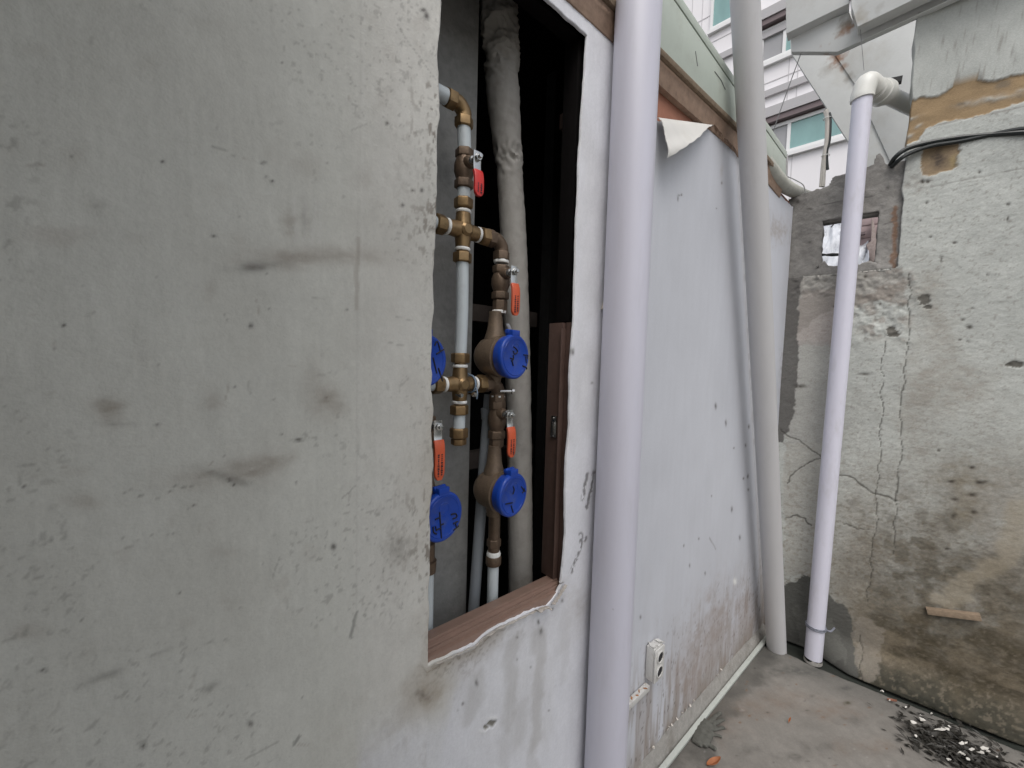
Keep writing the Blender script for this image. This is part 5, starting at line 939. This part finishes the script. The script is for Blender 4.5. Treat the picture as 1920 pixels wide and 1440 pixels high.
for y in (222, 292):
    mb = MB(); c_ = Rr.at(1551 if y < 250 else 1548, y, -0.10); mb.tube([c_ + (Rr.u * math.cos(x) + Rr.n * math.sin(x)) * 0.015 for x in np.linspace(0, 2 * math.pi, 18)], 0.0016, 6); mb.build('tie', M['tape'], cb_)

# ================================================================== WHITE CONCRETE OVERHANG
ov = thing('concrete_overhang', 'white painted concrete overhang with rust stains above the right wall', 'building', Rr.at(1600, 300, -0.4))
def V(x, y, o): return Rr.at(x, y, o)
bk = Rr.n * -0.5
_o = ov.location
def lp(x, y, o): return V(x, y, o) - _o
RUSTY = (0.27, 0.12, 0.05); DIRT = (0.20, 0.17, 0.13)
M['over'] = mat('painted_concrete', (0.57, 0.58, 0.565), rough=0.7, var=0.05, vscale=9, bump=0.3, bscale=90, dirt=(0.36, 0.33, 0.27), dscale=3.5, damt=0.35,
    spots=[(lp(1590, 42, 0.0), 0.045, DIRT, 0.9), (lp(1583, 55, 0.02), 0.035, RUSTY, 0.8), (lp(1562, 95, -0.08), 0.05, RUSTY, 0.9), (lp(1570, 108, -1.29), 0.055, RUSTY, 0.9), (lp(1580, 125, -1.29), 0.035, RUSTY, 0.6), (lp(1592, 144, -1.29), 0.035, DIRT, 0.6), (lp(1545, 90, -0.1), 0.05, (0.40, 0.30, 0.2), 0.4), (lp(1605, 30, 0.08), 0.05, (0.30, 0.25, 0.17), 0.5), (lp(1615, 60, 0.08), 0.05, (0.40, 0.33, 0.24), 0.4), (lp(1682, 132, -1.17), 0.07, DIRT, 0.6), (lp(1646, 14, 0.09), 0.03, DIRT, 0.5), (lp(1550, 130, -1.3), 0.05, DIRT, 0.35)])
mb = MB(); mb.prism([V(1480, 40, -1.3), V(1560, 20, -1.3), V(1720, 20, -1.3), V(1720, 380, -1.3), V(1650, 362, -1.3), V(1594, 271, -1.3), V(1542, 190, -1.3), V(1509, 140, -1.3), V(1483, 98, -1.3)], Rr.n * -0.03); mb.build('stair_flank', M['over'], ov, bev=0.002)
mb = MB(); mb.prism([V(1552, 60, -1.29), V(1780, 0, -1.24), V(1780, 400, -1.24), V(1700, 380, -1.29), V(1668, 300, -1.29), V(1603, 158, -1.29), V(1562, 97, -1.29)], Rr.n * -0.025); mb.build('soffit', M['over'], ov, bev=0.003)
mb = MB(); mb.prism([V(1484, 97, -0.05), V(1482, 66, -0.05), V(1592, 22, 0.0), V(1607, 56, 0.01), V(1740, -8, 0.03), V(2400, -315, 0.05), V(2400, -285, 0.05), V(1784, -1, 0.035), V(1570, 97, -0.02)], Rr.n * -0.03); mb.build('lower_band', M['over'], ov, bev=0.003)
mb = MB(); mb.prism([V(1474, 63, 0.0), V(1592, 6, 0.04), V(1598, -420, 0.04), V(1468, -420, 0.0)], Rr.n * -0.06); mb.build('upper_band', M['over'], ov, bev=0.003)
mb = MB(); mb.prism([V(1596, 10, 0.065), V(1608, 50, 0.065), V(1738, -13, 0.09), V(2400, -330, 0.12), V(2400, -700, 0.12), V(1600, -430, 0.065)], Rr.n * -0.06); mb.build('slab_face', M['over'], ov, bev=0.003)
mb = MB(); mb.prism([V(1669, 146, -1.10), V(1693, 141, -1.10), V(1691, 151, -1.10), V(1674, 155, -1.10)], Rr.n * -0.04); mb.build('slot', M['hole'], ov)

# ================================================================== APARTMENT BLOCK BEHIND
ab = thing('apartment_building', 'white clad apartment block with teal windows beyond the yard', 'building', B.L(0, 0, 0))
def bx(px, py, o=0.0): return B.sz(px, py, o)
wl_ = MB(); s_a, s_b = bx(1180, 100)[0], bx(1800, 100)[0]
wl_.fbox(B, s_a - 4, s_b + 6, -3, 0, 0.0, 26); wall = wl_.build('wall', M['clad'], ab)
def bar(px0, py0, px1, py1, h, o, m, name, par=ab, drop=0.0):
    a0_, b0_ = bx(px0, py0, o), bx(px1, py1, o); mb = MB(); mb.prism([B.L(a0_[0], o, a0_[1]), B.L(b0_[0], o, b0_[1]), B.L(b0_[0], o, b0_[1] - h), B.L(a0_[0], o, a0_[1] - h)], B.n * -(o + 0.02)); return mb.build(name, m, par)
def lvl(px, py, o=0.02): return bx(px, py, o)[1]
def hband(px, py, h, o, m, name, sa_=None, sb_=None):
    z = lvl(px, py, o); mb = MB(); mb.fbox(B, s_a - 4 if sa_ is None else sa_, s_b + 6 if sb_ is None else sb_, 0.002, o, z - h, z); return mb.build(name, m, ab)
for px, py in [(1350, 30), (1440, 178)]: hband(px, py + 70 if px == 1350 else py - 10, 0.20, 0.10, M['ledge'], 'ledge')
for px, py in [(1450, 150), (1470, 205), (1450, 300), (1330, 110), (1450, 20), (1310, 40), (1500, 240)]: hband(px, py, 0.025, 0.012, M['joint'], 'cladding_joint')
for px in (1293, 1480, 1497, 1312): 
    s_ = bx(px, 120)[0]; mb = MB(); mb.fbox(B, s_ - 0.012, s_ + 0.012, 0.003, 0.010, 2, 24); mb.build('cladding_joint', M['joint'], ab)
def window(x0, y0, x1, y1, split=None, gl='glass', gl2=None, head=True):
    """corners: top-left and bottom-right of the opening"""
    sa_, zt3 = bx(x0, y0); sb_, zb4 = bx(x1, y1); f = MB(); w = 0.09
    for q in [(sa_, sa_ + w, zb4, zt3), (sb_ - w, sb_, zb4, zt3), (sa_ + w, sb_ - w, zb4, zb4 + w), (sa_ + w, sb_ - w, zt3 - w, zt3)]: f.fbox(B, q[0], q[1], 0.004, 0.07, q[2], q[3])
    if split:
        sm = bx(split, (y0 + y1) / 2)[0]; f.fbox(B, sm - w / 2, sm + w / 2, 0.004, 0.065, zb4 + w, zt3 - w)
    fo = f.build('window', M['wframe'], ab)
    if split:
        g_ = MB(); g_.fbox(B, sa_ + w, sm - w / 2, 0.005, 0.02, zb4 + w, zt3 - w); g_.build('pane', M[gl2 or gl], fo); g_ = MB(); g_.fbox(B, sm + w / 2, sb_ - w, 0.005, 0.025, zb4 + w, zt3 - w); g_.build('pane', M[gl], fo)
    else:
        g_ = MB(); g_.fbox(B, sa_ + w, sb_ - w, 0.005, 0.02, zb4 + w, zt3 - w); g_.build('pane', M[gl], fo)
    if head:
        hd = MB(); hd.fbox(B, sa_ - 0.3, sb_ + 0.1, 0.004, 0.22, zt3 + 0.05, zt3 + 0.22); hd.build('window_head', M['brownled'], ab); hd = MB(); hd.fbox(B, sa_ - 0.3, sb_ + 0.1, 0.004, 0.26, zt3 + 0.222, zt3 + 0.52); hd.build('window_head', M['ledge'], ab)
    sl = MB(); sl.fbox(B, sa_ - 0.05, sb_ + 0.05, 0.002, 0.12, zb4 - 0.12, zb4 - 0.004); sl.build('sill', M['wframe'], fo)
window(1430, 244, 1600, 252, 1480, 'glass', 'greyglass')
window(1428, 62, 1520, 84, 1472, 'glass', 'greyglass')
window(1336, -20, 1420, 14, None, 'glass', None, False)

# ================================================================== THINGS ON THE GROUND
# fallen litter by the right wall
rng = random.Random(3); mb = MB()
for k_ in range(520):
    x_, y_ = rng.gauss(1785, 50), rng.gauss(1405, 17) - (30 if k_ % 7 == 0 else 0); y_ += (x_ - 1785) * 0.42
    q = G(x_, y_); q.z = rng.uniform(0.002, 0.014); th = rng.uniform(0, 6.28); l, w = rng.uniform(0.006, 0.020), rng.uniform(0.002, 0.008)
    X_ = Vector((math.cos(th), math.sin(th), rng.uniform(-.4, .4))); Y_ = Vector((-math.sin(th), math.cos(th), rng.uniform(-.4, .4)))
    mb.add([q + X_ * l, q + Y_ * w + ZU * 0.003, q - X_ * l * 0.9, q - Y_ * w], [(0, 1, 2, 3)])
tag(mb.build('leaf_litter', M['leafdark']), 'dark wet leaf litter heaped on the ground by the mossy wall', 'litter', kind='stuff')
FL = [(1728, 1356, .016), (1726, 1352, .009), (1760, 1378, .018), (1767, 1376, .013), (1775, 1374, .010), (1778, 1372, .009), (1716, 1391, .007), (1712, 1366, .012), (1748, 1392, .006), (1770, 1408, .007), (1803, 1405, .013), (1810, 1402, .009), (1800, 1420, .013), (1804, 1426, .010), (1838, 1418, .013), (1846, 1414, .018), (1852, 1421, .014), (1778, 1434, .011), (1815, 1432, .010), (1867, 1432, .006), (1746, 1345, .006), (1698, 1334, .005), (1653, 1306, .008), (1668, 1322, .005), (1822, 1415, .012)]
for i, (x_, y_, r_) in enumerate(FL):
    q = G(x_, y_); q.z = 0.012 + rng.uniform(0, 0.010); th = rng.uniform(0, 6.28); n = 7; pts = []
    for j in range(n):
        aa = th + 2 * math.pi * j / n; rr = r_ * rng.uniform(0.35, 1.0); pts.append(q + Vector((math.cos(aa) * rr, math.sin(aa) * rr * 0.55, rng.uniform(0, 0.006))))
    mb = MB(); mb.prism(pts, (0, 0, 0.0014)); tag(mb.build('paint_flake', M['flake']), 'white paint flake lying on the ground by the mossy wall', 'paint flake', 'white paint flakes on the ground')
def leaf(px, py, l, th, m, label):
    q = G(px, py); mb = MB(); n = 9; vs = []; X_ = Vector((math.cos(th), math.sin(th), 0)); Y_ = Vector((-math.sin(th), math.cos(th), 0))
    for i in range(n):
        f = i / (n - 1); w = l * 0.20 * math.sin(math.pi * min(1, f * 0.92 + 0.06)) ** 0.8
        for s_ in (-1, 0, 1): vs.append(q + X_ * (l * (f - 0.5)) + Y_ * (w * s_) + ZU * (0.004 + 0.012 * (s_ * s_) * 0.6 + 0.010 * f * f))
    fs = [(i * 3 + j, i * 3 + j + 3, i * 3 + j + 4, i * 3 + j + 1) for i in range(n - 1) for j in range(2)]
    o = mb.add(vs, fs).build('fallen_leaf', m); md = o.modifiers.new('thick', 'SOLIDIFY'); md.thickness = 0.0008; return tag(o, label, 'leaf')
leaf(1338, 1434, 0.055, 0.3, M['leaf'], 'orange brown fallen leaf at the bottom of the yard')
leaf(1672, 1318, 0.028, -0.7, M['redboard'], 'small reddish leaf on the ground below the rendered wall')
leaf(1480, 1356, 0.016, 0.6, M['leaf'], 'tiny brown leaf on the bare concrete in the yard')
# work glove lying flat
gp = [G(1322, 1392), G(1316, 1372), G(1322, 1356)]; mb = MB(); zc_ = 0.010
def gt(a_, b_, c_, r): 
    mb.tube([Vector((q.x, q.y, zc_)) for q in (G(*a_), G(*b_), G(*c_))], lambda t_: r * (1.0 - 0.25 * t_), 12, sub=6)
mb.tube([Vector((q.x, q.y, 0.009)) for q in (G(1306, 1398), G(1312, 1384), G(1320, 1368), G(1326, 1356))], lambda t_: 0.016 + 0.008 * math.sin(t_ * 2.8), 16, sub=6)
mb.tube([Vector((q.x, q.y, 0.009)) for q in (G(1316, 1400), G(1322, 1386), G(1330, 1372))], lambda t_: 0.016 + 0.004 * math.sin(t_ * 2.8), 16, sub=6)
gt((1328, 1360), (1340, 1347), (1352, 1338), 0.0085); gt((1332, 1364), (1346, 1356), (1357, 1351), 0.0088); gt((1334, 1370), (1347, 1368), (1359, 1367), 0.0088); gt((1332, 1378), (1344, 1381), (1354, 1385), 0.0080); gt((1322, 1392), (1332, 1400), (1343, 1409), 0.0088)
for q in mb.v: q.z = max(0.001, 0.001 + (q.z - 0.001) * 0.5 + 0.002 * math.sin(q.x * 190) * math.sin(q.y * 160))
gl = mb.build('work_glove', M['glove']); md = gl.modifiers.new('fuse', 'REMESH'); md.mode = 'VOXEL'; md.voxel_size = 0.0022; md.use_smooth_shade = True
md = gl.modifiers.new('soft', 'SMOOTH'); md.iterations = 3; md.factor = 0.5
tag(gl, 'dirty dark grey work glove lying flat by the floor trim', 'glove')
